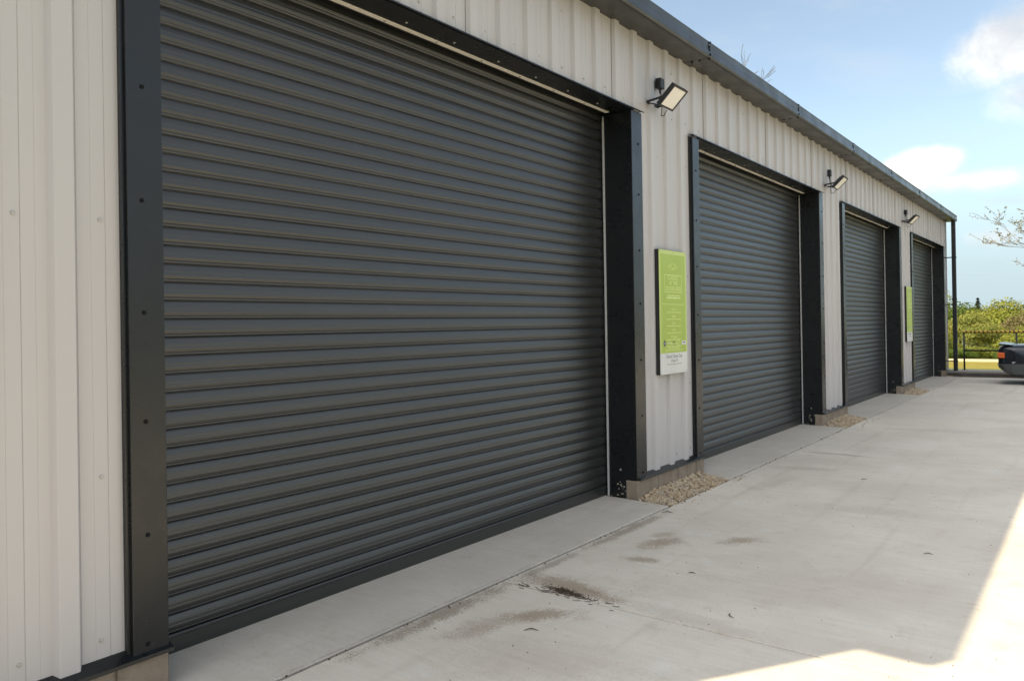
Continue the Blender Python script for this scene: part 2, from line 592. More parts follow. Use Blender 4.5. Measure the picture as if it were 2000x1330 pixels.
yard = MB().box(-3.75, 9.1, -2.2, 24.3, -0.09, -0.045).build('yard', 'joint_dirt')
tag(yard, 'concrete yard in front of the roller doors', kind='structure')
JY = [-2.10, 3.822, 9.747, 15.67, 21.59, 24.18]
JX = [XJ + 0.005, 3.0, 9.0]
for i in range(len(JX) - 1):
    for j in range(len(JY) - 1):
        gx = 0.009
        s = MB().box(JX[i] + (0 if i == 0 else gx / 2), JX[i + 1] - gx / 2, JY[j] + 0.007, JY[j + 1] - 0.007, -0.08, 0.0, 0.004)
        s.build('concrete_slab', 'concrete', yard)
for i in range(4):
    ya, yb = YS[i] - 0.135, YN[i] - 0.01
    b = MB()
    # apron: slightly higher at the door, its end towards the gravel runs at a slant
    x0, x1, c = XD - 0.05, XJ - 0.016, 0.007
    vs = []
    for (z, k) in ((-0.08, 0), (0.002, 0), (0.008, c)):
        vs += [(x0, ya + k, z + 0.002), (x1 - k, ya + k, z - 0.004), (x1 - k, yb - 0.035 - k, z - 0.004), (x0, yb - k, z + 0.002)]
    fs = [(3, 2, 1, 0), (8, 9, 10, 11)]
    for lv in (0, 4):
        for k in range(4):
            j = (k + 1) % 4
            fs.append((lv + k, lv + j, lv + j + 4, lv + k + 4))
    b.add(vs, fs).build('apron_slab', 'apron_concrete', yard)

# ------------------------------------------------------------------ building
B = empty('industrial_building', (XW, 0, 0))
tag(B, 'long pale ribbed metal industrial building with four dark roller doors', 'building')


def bpart(mb, name, m, parent=None, smooth=False):
    o = mb.build(name, m, None, smooth)
    o.parent = parent or B
    o.matrix_parent_inverse = Matrix.Translation((-XW, 0, 0)) if (parent is None or parent.parent == B and parent.type == 'EMPTY' and parent.location.length == 0) else Matrix.Identity(4)
    return o


# all building parts are modelled in world coordinates; the root sits at (XW,0,0) so children get an inverse
BINV = Matrix.Translation((-XW, 0, 0))


def bp(mb, name, m, smooth=False):
    o = mb.build(name, m, None, smooth)
    o.parent = B
    o.matrix_parent_inverse = BINV
    return o


def bgroup(name):
    o = empty(name)
    o.parent = B
    o.matrix_parent_inverse = BINV
    return o


def sub(mb, name, m, parent, smooth=False):
    o = mb.build(name, m, None, smooth)
    o.parent = parent
    return o


def linked(name, me, parent, loc, m=None):
    o = obj(name, me, m)
    o.parent = parent
    o.location = loc
    return o


RIDGE_X, BACK_X = -8.6, -13.8
ZEAVE = 4.40


def inner_wall():
    """steel-framed wall behind the cladding, with its openings"""
    b = MB()
    edges = [Y0 + 0.02]
    for a, c in zip(YS, YN):
        edges += [a - 0.02, c + 0.02]
    edges.append(YE - 0.02)
    for k in range(0, len(edges), 2):
        b.box(-3.56, XP - 0.012, edges[k], edges[k + 1], 0.19, ZEAVE - 0.06)
    for a, c in zip(YS, YN):
        b.box(-3.56, XP - 0.012, a - 0.02, c + 0.02, ZT + 0.03, ZEAVE - 0.061)
    return b


bp(inner_wall(), 'inner_wall', 'void_black')
shell = MB()
shell.box(BACK_X, BACK_X + 0.15, Y0, YE, 0, ZEAVE)
for ya in (Y0, YE - 0.12):
    vs = [(-3.57, ya, 0), (BACK_X + 0.16, ya, 0), (BACK_X + 0.16, ya, ZEAVE), (RIDGE_X, ya, 5.30), (-3.57, ya, ZEAVE)]
    vs += [(x, ya + 0.12, z) for x, y, z in vs]
    shell.add(vs, [(0, 1, 2, 3, 4), (9, 8, 7, 6, 5)] + [(k, (k + 1) % 5, (k + 1) % 5 + 5, k + 5) for k in range(5)])
bp(shell, 'gable_wall', 'cladding')
roof = MB()
pr = [(-3.33, ZEAVE + 0.03), (RIDGE_X, 5.36), (BACK_X - 0.2, ZEAVE), (BACK_X - 0.2, ZEAVE + 0.06), (RIDGE_X, 5.43), (-3.30, ZEAVE + 0.075)]
roof.extrude_y(pr, Y0 - 0.02, YE + 0.02, True, True)
bp(roof, 'roof', 'gutter_steel')

# ---- cladding panels: 3 ribs each, about 1 m wide
PITCH_R = 0.3310
RIB = [(0.0, 0.0), (0.0165, 0.0285), (0.0195, 0.030), (0.0935, 0.030), (0.0965, 0.0285), (0.1125, 0.0005), (0.1135, -0.0025), (0.1155, 0.0), (0.170, 0.0), (0.1715, -0.0012), (0.173, 0.0),
       (0.230, 0.0), (0.2325, -0.0030), (0.235, 0.0), (0.285, 0.0), (0.2865, -0.0012), (0.288, 0.0)]
PANEL = PITCH_R * 3
PY0 = 6.985 - PANEL * 7   # laps line up with the photograph's


def prof_at(y):
    t = ((y - PY0) % PITCH_R)
    for k in range(len(RIB)):
        a = RIB[k]
        c = RIB[k + 1] if k + 1 < len(RIB) else (PITCH_R, 0.0)
        if a[0] <= t <= c[0]:
            return a[1] + (c[1] - a[1]) * (t - a[0]) / max(1e-9, c[0] - a[0])
    return 0.0


def wall_bottom(y):
    for a, c in zip(YS, YN):
        if a - 0.05 < y < c + 0.05:
            return ZT + 0.006
    return 0.205


cuts = []
for a, c in zip(YS, YN):
    cuts += [a - 0.05, c + 0.05]
SCREW_Y = []
k = 0
while True:
    ya = PY0 + PANEL * k
    yb = ya + PANEL
    k += 1
    if ya > YE:
        break
    ya, yb = max(ya, Y0), min(yb, YE)
    if yb - ya < 0.02:
        continue
    pts = {round(ya, 5), round(yb, 5)}
    for r in range(-1, 5):
        base = PY0 + PANEL * (k - 1) + PITCH_R * r
        for t, dpt in RIB:
            if ya < base + t < yb:
                pts.add(round(base + t, 5))
    for c in cuts:
        if ya < c < yb:
            pts.add(round(c, 5))
    pts = sorted(pts)
    b = MB()
    lap = 0.0035 * (1 if k % 2 else 0)
    for i in range(len(pts) - 1):
        p0, p1 = pts[i], pts[i + 1]
        zb = wall_bottom((p0 + p1) / 2)
        x0 = XP + prof_at(p0 + 1e-6) + lap
        x1 = XP + prof_at(p1 - 1e-6) + lap
        b.add([(x0, p0, zb), (x1, p1, zb), (x1, p1, ZEAVE), (x0, p0, ZEAVE)], [(0, 1, 2, 3)])
    # a thin return closes the overlapping edge
    z0 = wall_bottom(yb - 0.01)
    b.add([(XP + lap, yb, z0), (XP - 0.004, yb + 0.001, z0), (XP - 0.004, yb + 0.001, ZEAVE), (XP + lap, yb, ZEAVE)], [(0, 1, 2, 3)])
    o = bp(b, 'cladding_panel', 'cladding')

# ---- screws
def screw_mesh(r, h):
    b = MB()
    n = 8
    for (rr, hh) in ((r * 1.35, 0.0), (r * 1.35, h * 0.3), (r, h * 0.35), (r * 0.95, h * 0.85), (r * 0.6, h)):
        for q in range(n):
            an = 2 * math.pi * q / n
            b.v.append((hh, rr * math.cos(an), rr * math.sin(an)))
    for lv in range(4):
        for q in range(n):
            j = (q + 1) % n
            b.f.append((lv * n + q, lv * n + j, (lv + 1) * n + j, (lv + 1) * n + q))
    b.f.append(tuple(4 * n + q for q in range(n)))
    return b


scr_l = screw_mesh(0.0075, 0.007).mesh('screw_light')
scr_l.materials.append(MATS['screw_light'])
scr_d = screw_mesh(0.0080, 0.007).mesh('screw_dark')
scr_d.materials.append(MATS['screw_dark'])


def bscrew(me, loc, rot=None):
    o = obj('screw', me)
    o.parent = B
    o.matrix_parent_inverse = BINV
    o.location = loc
    if rot:
        o.rotation_euler = rot
    return o


rs = random.Random(3)
far_screws = MB()
nrib = int((YE - PY0) / PITCH_R) + 1
for r in range(nrib):
    y = PY0 + PITCH_R * r + 0.202
    if not (Y0 + 0.05 < y < YE - 0.05):
        continue
    for z in (0.30, 0.98, 2.083, 3.22, 3.665, 4.12):
        if z > 4.0 and r % 3:
            continue
        if z in (0.98, 3.22) and r % 2:
            continue
        if wall_bottom(y) > z - 0.03 or any(a - FL - 0.02 < y < a or c < y < c + FR + 0.02 for a, c in zip(YS, YN)) and z < 3.6:
            continue
        zz, yy = z + rs.uniform(-0.012, 0.012), y + rs.uniform(-0.01, 0.01)
        if y < 9.2:
            bscrew(scr_l, (XP, yy, zz))
        else:
            sm = screw_mesh(0.0075, 0.007)
            far_screws.add([(XP + a, yy + b_, zz + c_) for a, b_, c_ in sm.v], sm.f)
tag(bp(far_screws, 'cladding_screws', 'screw_light'), kind='stuff')

# ---- corner trims at both ends
for ya, s in ((YE, 1), (Y0, -1)):
    b = MB()
    y1 = ya - s * 0.05
    b.extrude_y([(XP - 0.004, 0), (XP - 0.004, 0)], 0, 0)
    b = MB().box(XP - 0.05, XC + 0.008, min(y1, ya + s * 0.012), max(y1, ya + s * 0.012), 0.20, ZEAVE - 0.09)
    bp(b, 'corner_trim', 'gutter_steel')

# ---- gutter in bolted lengths
GX, GZ = -3.115, 4.292
GP = [(XP - 0.02, GZ + 0.014), (GX - 0.050, GZ + 0.001), (GX - 0.030, GZ + 0.002), (GX - 0.014, GZ + 0.009), (GX - 0.004, GZ + 0.021), (GX, GZ + 0.036), (GX - 0.001, GZ + 0.062), (GX - 0.005, GZ + 0.084), (GX - 0.009, GZ + 0.098),
      (GX - 0.009, GZ + 0.125), (GX - 0.006, GZ + 0.150), (GX - 0.002, GZ + 0.166), (GX - 0.008, GZ + 0.173), (GX - 0.022, GZ + 0.174)]
GI = [(x - 0.004, z + 0.004) for x, z in GP[::-1]]
joints = [0.20, 1.68, 4.61, 7.53, 10.45, 13.32, 16.20, 19.12, 22.0, 24.70]
bolt = screw_mesh(0.010, 0.008).mesh('gutter_bolt')
bolt.materials.append(MATS['screw_dark'])
for i in range(len(joints) - 1):
    e = MB()
    off = 0.0014 * (i % 2)
    e.extrude_y([(x + off, z - off) for x, z in GP] + [(x + off, z) for x, z in GI], joints[i] - (0.05 if i else 0), joints[i + 1], True, True)
    gl = bp(e, 'gutter_length', 'gutter_steel')
    if i == 0 or i == len(joints) - 2:
        y = joints[0] if i == 0 else joints[-1]
        c = MB()
        n = len(GP)
        vs = [(x + 0.003, y, z) for x, z in GP] + [(XP - 0.02, y, GZ + 0.174)]
        vs += [(x, y + (-0.012 if i == 0 else 0.012), z) for x, _, z in vs]
        m_ = n + 1
        c.add(vs, [tuple(range(m_)), tuple(range(2 * m_ - 1, m_ - 1, -1))] + [(q, (q + 1) % m_, (q + 1) % m_ + m_, q + m_) for q in range(m_)])
        bp(c, 'gutter_end_cap', 'gutter_steel')
    if i:
        y = joints[i] - 0.02
        for (x, z, ry) in ((GX + 0.0, GZ + 0.162, 0), (GX - 0.010, GZ + 0.122, 0), (GX - 0.006, GZ + 0.090, 0), (GX + 0.001, GZ + 0.040, 0), (GX - 0.016, GZ + 0.004, R(60)), (GX - 0.115, GZ + 0.003, R(90)), (GX - 0.20, GZ + 0.006, R(90))):
            o = bscrew(bolt, (x + 0.002, y + rs.uniform(-0.006, 0.006), z - 0.002), (0, ry, 0))
            o.name = 'gutter_bolt'

# ---- downpipe at the far corner
dp = bgroup('downpipe')
b = MB()
px, py = -3.158, 24.32
sub(bevel(MB().box(px - 0.05, px + 0.05, py - 0.05, py + 0.05, 0.16, GZ + 0.004).build('pipe', 'rail_black', dp), 0.012, 2) and MB().box(px - 0.055, px + 0.055, py - 0.055, py + 0.055, 2.10, 2.16), 'pipe_collar', 'rail_black', dp)
sub(MB().box(px - 0.056, px + 0.056, py - 0.056, py + 0.056, 0.55, 0.61), 'pipe_collar', 'rail_black', dp)
for z in (3.28, 1.98, 0.42):
    sub(MB().box(XC - 0.01, px - 0.045, py + 0.02, py + 0.045, z - 0.014, z + 0.014), 'pipe_bracket', 'rail_black', dp)
    sub(MB().box(px - 0.058, px + 0.058, py - 0.058, py + 0.058, z - 0.016, z + 0.016), 'pipe_clip', 'rail_black', dp)

# ---- roller doors
SL = 0.0918
SP = [(0.0, -0.0010), (0.002, 0.0030), (0.010, 0.0056), (0.020, 0.0083), (0.032, 0.0107), (0.044, 0.0126), (0.0455, 0.0122), (0.047, 0.0128), (0.058, 0.0135), (0.0655, 0.0130), (0.0668, 0.0119), (0.0682, 0.0123),
      (0.0755, 0.0091), (0.0763, 0.0072), (0.0778, 0.0072), (0.0786, 0.0082), (0.0885, 0.0032), (0.0900, -0.0012), (SL, -0.0014)]


def slat_mesh(w):
    b = MB()
    pr = [(x, SL - t) for t, x in SP]
    b.extrude_y(pr, 0, w)
    o = len(b.v)
    me = b.mesh('slat')
    sm = [True] * len(me.polygons)
    me.polygons.foreach_set('use_smooth', sm)
    me.materials.append(MATS['slat_paint'])
    return me


slat = slat_mesh(OPW + 0.10)
fascia_screw_y = [0.28 + 0.475 * q for q in range(10)]
DOORLAB = ['nearest and largest-looking dark grey roller door, slats fading to black at its right edge',
           'second dark grey roller door, just right of the nearest green sign',
           'third dark grey roller door along the pale wall', 'farthest dark grey roller door beside the black downpipe']
for i in range(4):
    a, c = YS[i], YN[i]
    D = bgroup('roller_door')
    D['label'] = DOORLAB[i]
    # curtain
    nsl = 41
    zb0 = 0.105
    for s_ in range(nsl):
        o = obj('slat', slat)
        o.parent = D
        o.location = (XD + rs.uniform(-0.0008, 0.0008), a - 0.05, zb0 + s_ * SL)
        o.rotation_euler = (0, rs.uniform(-0.014, 0.014), rs.uniform(-0.0004, 0.0004))
    br = MB()
    br.extrude_y([(XD - 0.012, 0.012), (XD + 0.010, 0.012), (XD + 0.012, 0.016), (XD + 0.012, 0.086), (XD + 0.016, 0.090), (XD + 0.016, 0.097), (XD + 0.010, 0.1035), (XD - 0.012, 0.1035)], a - 0.05, c + 0.05, True, True)
    sub(br, 'bottom_rail', 'slat_paint', D)
    sub(MB().box(XD - 0.008, XD + 0.006, a - 0.05, c + 0.05, 0.0075, 0.012), 'bottom_seal', 'void_black', D)
    # guides and brush strips either side
    for (yg, s_) in ((a, 1), (c, -1)):
        y0_, y1_ = (yg - 0.10, yg + 0.0) if s_ > 0 else (yg - 0.0, yg + 0.10)
        sub(MB().box(XD - 0.06, XD + 0.030, y0_ + (0 if s_ > 0 else 0.045), y1_ - (0.045 if s_ > 0 else 0), 0.004, ZT + 0.25), 'guide', 'flashing', D)
        ys_ = sorted((yg + s_ * 0.002, yg + s_ * 0.016))
        st = MB().box(XD + 0.030, XD + 0.044, ys_[0], ys_[1], 0.012, ZT - 0.065)
        st.tube([(XD + 0.037, (ys_[0] + ys_[1]) / 2, ZT - 0.065), (XD + 0.036, (ys_[0] + ys_[1]) / 2 - s_ * 0.004, ZT - 0.035), (XD + 0.030, (ys_[0] + ys_[1]) / 2 - s_ * 0.014, ZT - 0.012)], 0.0075, 6)
        sub(st, 'brush_seal', 'brush_strip', D)
    # reveals
    sub(MB().box(XD - 0.07, XW - 0.004, a - 0.022, a, 0.006 if i else 0.006, ZT + 0.002), 'reveal', 'flashing', D)
    sub(MB().box(XD - 0.07, XW - 0.115, c, c + 0.022, 0.006, ZT + 0.002), 'reveal', 'flashing', D)
    sub(MB().box(XW - 0.115, XW - 0.004, c, c + 0.022, ZP + 0.012, ZT + 0.0021), 'reveal', 'flashing', D)
    # face flashings: a shallow hat that stands proud of the cladding
    for (y0_, y1_, nm) in ((a - FL, a + 0.002, 'l'), (c - 0.002, c + FR, 'r')):
        zb = 0.186
        f = MB().box(XP + 0.002, XW, y0_, y1_, zb, ZT + 0.004)
        fo = sub(f, 'jamb_flashing', 'flashing', D)
        bevel(fo, 0.0035, 2)
        ym = y0_ + (y1_ - y0_) * (0.42 if nm == 'l' else 0.60)
        # small stepped lip on the outer edge
        yl = (y0_ - 0.016, y0_ - 0.0005) if nm == 'l' else (y1_ + 0.0005, y1_ + 0.012)
        sub(MB().box(XP + 0.003, XW - 0.020, yl[0], yl[1], zb + 0.002, ZT + 0.003), 'flashing_lip', 'flashing', D)
        for z in ((0.235, 0.707, 1.206, 1.694, 2.194, 2.685, 3.20) if nm == 'l' else (0.24, 0.75, 1.27, 1.78, 2.28, 2.79, 3.26)):
            o = obj('screw', scr_d)
            o.parent = D
            o.location = (XW, ym + rs.uniform(-0.006, 0.006), z + rs.uniform(-0.01, 0.01))
    # lintel: soffit, drip edge, bright angle, dark coil box above
    sub(MB().box(-3.562, XW + 0.002, a - 0.021, c + 0.021, ZT + 0.0045, ZT + 0.018), 'lintel_soffit', 'flashing', D)
    dr = MB()
    dr.extrude_y([(XC - 0.02, ZT + 0.030), (XW + 0.020, ZT + 0.019), (XW + 0.022, ZT + 0.008), (XW + 0.019, ZT + 0.008), (XW + 0.016, ZT + 0.0185), (XC - 0.02, ZT + 0.0235)], a - FL - 0.02, c + FR + 0.014, True, True)
    sub(dr, 'lintel_drip', 'flashing', D)
    sub(MB().box(-3.600, -3.5625, a + 0.02, c - 0.05, ZT + 0.001, ZT + 0.012), 'lintel_angle', 'galvanised', D)
    sub(MB().box(-4.3, -3.593, a - 0.12, c + 0.12, ZT + 0.30, ZT + 0.315), 'coil_box', 'void_black', D)
    sub(MB().box(-3.585, -3.575, a - 0.12, c + 0.12, ZT + 0.014, ZT + 0.30), 'coil_box_face', 'void_black', D)
    sub(MB().box(-3.80, -3.79, a - 0.12, c + 0.12, 0.0, ZT + 0.30), 'back_sheet', 'void_black', D)
    for y in fascia_screw_y:
        for (x, zz, dy) in ((-3.50, ZT + 0.0045, 0.0), (-3.577, ZT + 0.001, -0.10)):
            if a + y + dy > c - 0.06:
                continue
            o = obj('screw', scr_l)
            o.parent = D
            o.location = (x, a + y + dy + rs.uniform(-0.012, 0.012), zz)
            o.rotation_euler = (0, R(90), 0)
    y = a - 0.05
    while y < c + 0.1:
        o = obj('screw', scr_l)
        o.parent = D
        o.location = (XC - 0.006, y, ZT + 0.026)
        o.rotation_euler = (0, R(-70), 0)
        y += PITCH_R
    o = obj('screw', scr_l)
    o.parent = D
    o.location = (XD + 0.16, c, 0.262)
    o.rotation_euler = (0, 0, R(-90))
    # mortar lumps and rubbish at the foot of the right reveal
    mu = MB()
    for q in range(22):
        x = rs.uniform(-3.565, -3.475)
        z = rs.uniform(0.01, 0.17) ** 1.0
        y = c + rs.uniform(-0.006, 0.016)
        r_ = rs.uniform(0.004, 0.011)
        if q > 16:
            x, z = rs.uniform(-3.64, -3.56), 0.012
        mu.obox(Matrix.Translation((x, y, z)) @ Matrix.Rotation(rs.uniform(0, 3), 4, (rs.random(), rs.random(), 1)), r_ * 2, r_ * 1.2, r_ * 1.5)
    sub(mu, 'mortar_crumbs', 'mortar', D)['kind'] = 'stuff'

# ---- block plinths with metal drip flashing
def plinth(y0, y1, left_end, right_end):
    P = bgroup('plinth')
    sub(MB().box(-3.52, -3.372, y0 + 0.004, y1 - 0.004, -0.05, ZP - 0.002), 'mortar_bed', 'mortar', P)
    y = y0
    n = 0
    while y < y1 - 0.02:
        yb = min(y + 0.43, y1)
        if y1 - yb < 0.06:
            yb = y1
        blk = sub(MB().box(-3.475, -3.361 + rs.uniform(-0.002, 0.002), y + (0 if n == 0 else 0.006), yb - (0 if yb == y1 else 0.006), -0.04, ZP - 0.003 + rs.uniform(-0.003, 0)), 'block', 'concrete_block', P)
        bevel(blk, 0.004, 2)
        y = yb
        n += 1
    d = MB()
    d.extrude_y([(XP - 0.01, 0.222), (XW - 0.006, 0.200), (XW + 0.022, 0.188), (XW + 0.024, 0.172), (XW + 0.021, 0.172), (XW + 0.018, 0.184), (XW - 0.008, 0.194), (XP - 0.01, 0.214)], y0 - (0.018 if left_end else -0.03), y1 + (0.012 if right_end else 0), True, True)
    sub(d, 'plinth_drip', 'flashing', P)


plinth(Y0, YS[0] - 0.0, False, True)
for i in range(3):
    plinth(YN[i] + 0.0, YS[i + 1], False, True)
plinth(YN[3], YE, False, False)

# ------------------------------------------------------------------ gravel beds in front of the plinths
def icos(sub_=1):
    b = bmesh.new()
    bmesh.ops.create_icosphere(b, subdivisions=sub_, radius=1.0)
    v = np.array([x.co[:] for x in b.verts])
    f = np.array([[q.index for q in p.verts] for p in b.faces])
    b.free()
    return v, f


IV, IF = icos(1)


def gravel(y0, y1, n, seed, label):
    rg = np.random.RandomState(seed)
    bed = MB()
    V, F = [], []
    for q in range(n):
        y = y0 + (y1 - y0) * rg.rand()
        u = rg.rand()
        x = -3.352 + u * (-XJ - 3.352) * -1
        x = -3.352 + u * (XJ + 3.352 - 0.012)
        edge = min(1.0, (y - y0) / 0.35 + 0.15)
        hgt = (0.050 * (1 - u) ** 1.2) * edge + 0.004
        s = rg.uniform(0.006, 0.021)
        M = np.linalg.qr(rg.randn(3, 3))[0] @ np.diag(s * rg.uniform(0.6, 1.25, 3))
        jit = IV * (1 + 0.30 * (rg.rand(len(IV), 1) - 0.5))
        v = jit @ M.T + np.array([x, y, hgt - 0.022 + rg.uniform(-0.010, 0.014)])
        F.append(IF + len(V) * len(IV))
        V.append(v)
    me = bpy.data.meshes.new('gravel_bed')
    V = np.concatenate(V)
    F = np.concatenate(F)
    me.from_pydata(V.tolist(), [], F.tolist())
    me.update()
    o = obj('gravel_bed', me, 'gravel')
    tag(o, label, 'gravel', 'gravel strips in front of the block plinths', 'stuff')
    b_ = MB()
    nn = 12
    for k_ in range(nn + 1):
        y = y0 + (y1 - y0) * k_ / nn
        e = min(1.0, (y - y0) / 0.35 + 0.1)
        for x, z in ((-3.356, 0.030 * e - 0.012), (-3.2, 0.010 * e - 0.014), (XJ - 0.004, -0.020)):
            b_.v.append((x, y, z))
    for k_ in range(nn):
        for q in range(2):
            a_ = k_ * 3 + q
            b_.f.append((a_, a_ + 1, a_ + 4, a_ + 3))
    so = b_.build('soil_strip', 'soil')
    so['kind'] = 'structure'
    return o


gravel(YN[0] + 0.005, YS[1] - 0.140, 2600, 1, 'heap of buff gravel under the nearest green sign')
gravel(YN[1] + 0.005, YS[2] - 0.140, 2000, 2, 'buff gravel at the foot of the pale pier past the second door')
gravel(YN[2] + 0.005, YS[3] - 0.140, 1600, 3, 'buff gravel under the farther green sign')
gravel(YN[3] + 0.005, 24.15, 500, 4, 'small patch of gravel at the far corner beside the low wall')
gravel(0.3, YS[0] - 0.140, 1500, 5, 'gravel at the near left foot of the wall')

# ------------------------------------------------------------------ floodlights
def floodlight():
    F = empty('floodlight')
    al = R(44.0)
    L, Wd = 0.232, 0.285
    inner = Vector((0.135, 0, 0))
    t = Vector((math.cos(al), 0, math.sin(al)))
    nrm = Vector((math.sin(al), 0, -math.cos(al)))
    ctr = inner + t * (L / 2)
    M = Matrix(((t.x, 0, nrm.x, ctr.x), (t.y, 1, nrm.y, ctr.y), (t.z, 0, nrm.z, ctr.z), (0, 0, 0, 1)))
    h = MB().obox(M @ Matrix.Translation((0, 0, -0.018)), L, Wd, 0.034)
    h.obox(M @ Matrix.Translation((0, 0, -0.045)), L * 0.62, Wd * 0.6, 0.026)
    for q in range(7):
        h.obox(M @ Matrix.Translation((-0.062 + q * 0.021, 0, -0.063)), 0.004, Wd * 0.56, 0.020)
    o = h.build('housing', 'lamp_black', F)
    bevel(o, 0.004, 2)
    fr = MB()
    for (cx, cy, sx, sy) in ((-L / 2 + 0.009, 0, 0.018, Wd), (L / 2 - 0.009, 0, 0.018, Wd), (0, -Wd / 2 + 0.009, L - 0.036, 0.018), (0, Wd / 2 - 0.009, L - 0.036, 0.018)):
        fr.obox(M @ Matrix.Translation((cx, cy, 0.003)), sx, sy, 0.010)
    fr.build('bezel', 'lamp_black', F)
    MB().obox(M @ Matrix.Translation((0, 0, 0.001)), L - 0.034, Wd - 0.034, 0.003).build('lens', 'lamp_lens', F)
    br = MB()
    for yy in (-0.115, 0.115):
        br.obox(Matrix.Translation((0.10, yy, 0.072)) @ Matrix.Rotation(R(-6), 4, 'Y'), 0.20, 0.004, 0.022)
        br.tube([(0.19, yy - 0.006, 0.078), (0.19, yy + 0.006, 0.078)], 0.010, 8)
    br.box(0.0, 0.006, -0.12, 0.12, 0.045, 0.075)
    br.tube([(0.004, -0.115, 0.050), (0.10, -0.110, 0.018), (0.150, -0.10, -0.002)], 0.006, 6)
    br.build('bracket', 'lamp_black', F)
    jb = MB().box(0.0, 0.062, 0.06, 0.145, 0.225, 0.325).build('junction_box', 'lamp_black', F)
    bevel(jb, 0.008, 2)
    c = MB().tube([(0.035, 0.10, 0.225), (0.035, 0.10, 0.185)], 0.013, 8)
    c.build('cable_gland', 'lamp_black', F)
    c = MB()
    c.tube([(0.035, 0.10, 0.19), (0.038, 0.085, 0.14), (0.06, 0.05, 0.09), (0.10, 0.03, 0.06), (0.13, 0.02, 0.05)], 0.0042, 6)
    c.tube([(0.035, 0.105, 0.19), (0.05, 0.115, 0.13), (0.05, 0.10, 0.03), (0.06, 0.06, -0.05), (0.11, 0.02, -0.062), (0.15, 0.0, -0.02)], 0.0042, 6)
    c.build('cable', 'cable', F)
    return F


fl = floodlight()
fl_pos = [(-3.385, 6.735, 3.645), (-3.385, 6.735 + BAY, 3.652), (-3.385, 6.735 + 2 * BAY + 0.09, 3.672)]
fl_lab = ['black floodlight with pale lens high on the wall above the nearest green sign', 'middle black floodlight between the second and third roller doors', 'farthest and smallest black floodlight, just above the last roller door']
for i, p in enumerate(fl_pos):
    o = fl if i == 0 else copy_tree(fl)
    o.location = p
    o.rotation_euler = (0, 0, R((0, 2.5, -3)[i]))
    tag(o, fl_lab[i], 'floodlight', 'floodlights along the wall')


# ------------------------------------------------------------------ green notice boards
def text_mesh(s, size, depth=0.0006):
    cu = bpy.data.curves.new('txt', 'FONT')
    cu.body = s
    cu.size = size
    cu.align_x = 'CENTER'
    cu.align_y = 'CENTER'
    cu.extrude = depth
    cu.resolution_u = 2
    o = bpy.data.objects.new('txt', cu)
    COL.objects.link(o)
    dg = bpy.context.evaluated_depsgraph_get()
    me = bpy.data.meshes.new_from_object(o.evaluated_get(dg))
    bpy.data.objects.remove(o, do_unlink=True)
    bpy.data.curves.remove(cu)
    return me


SW, SH = 0.605, 1.205


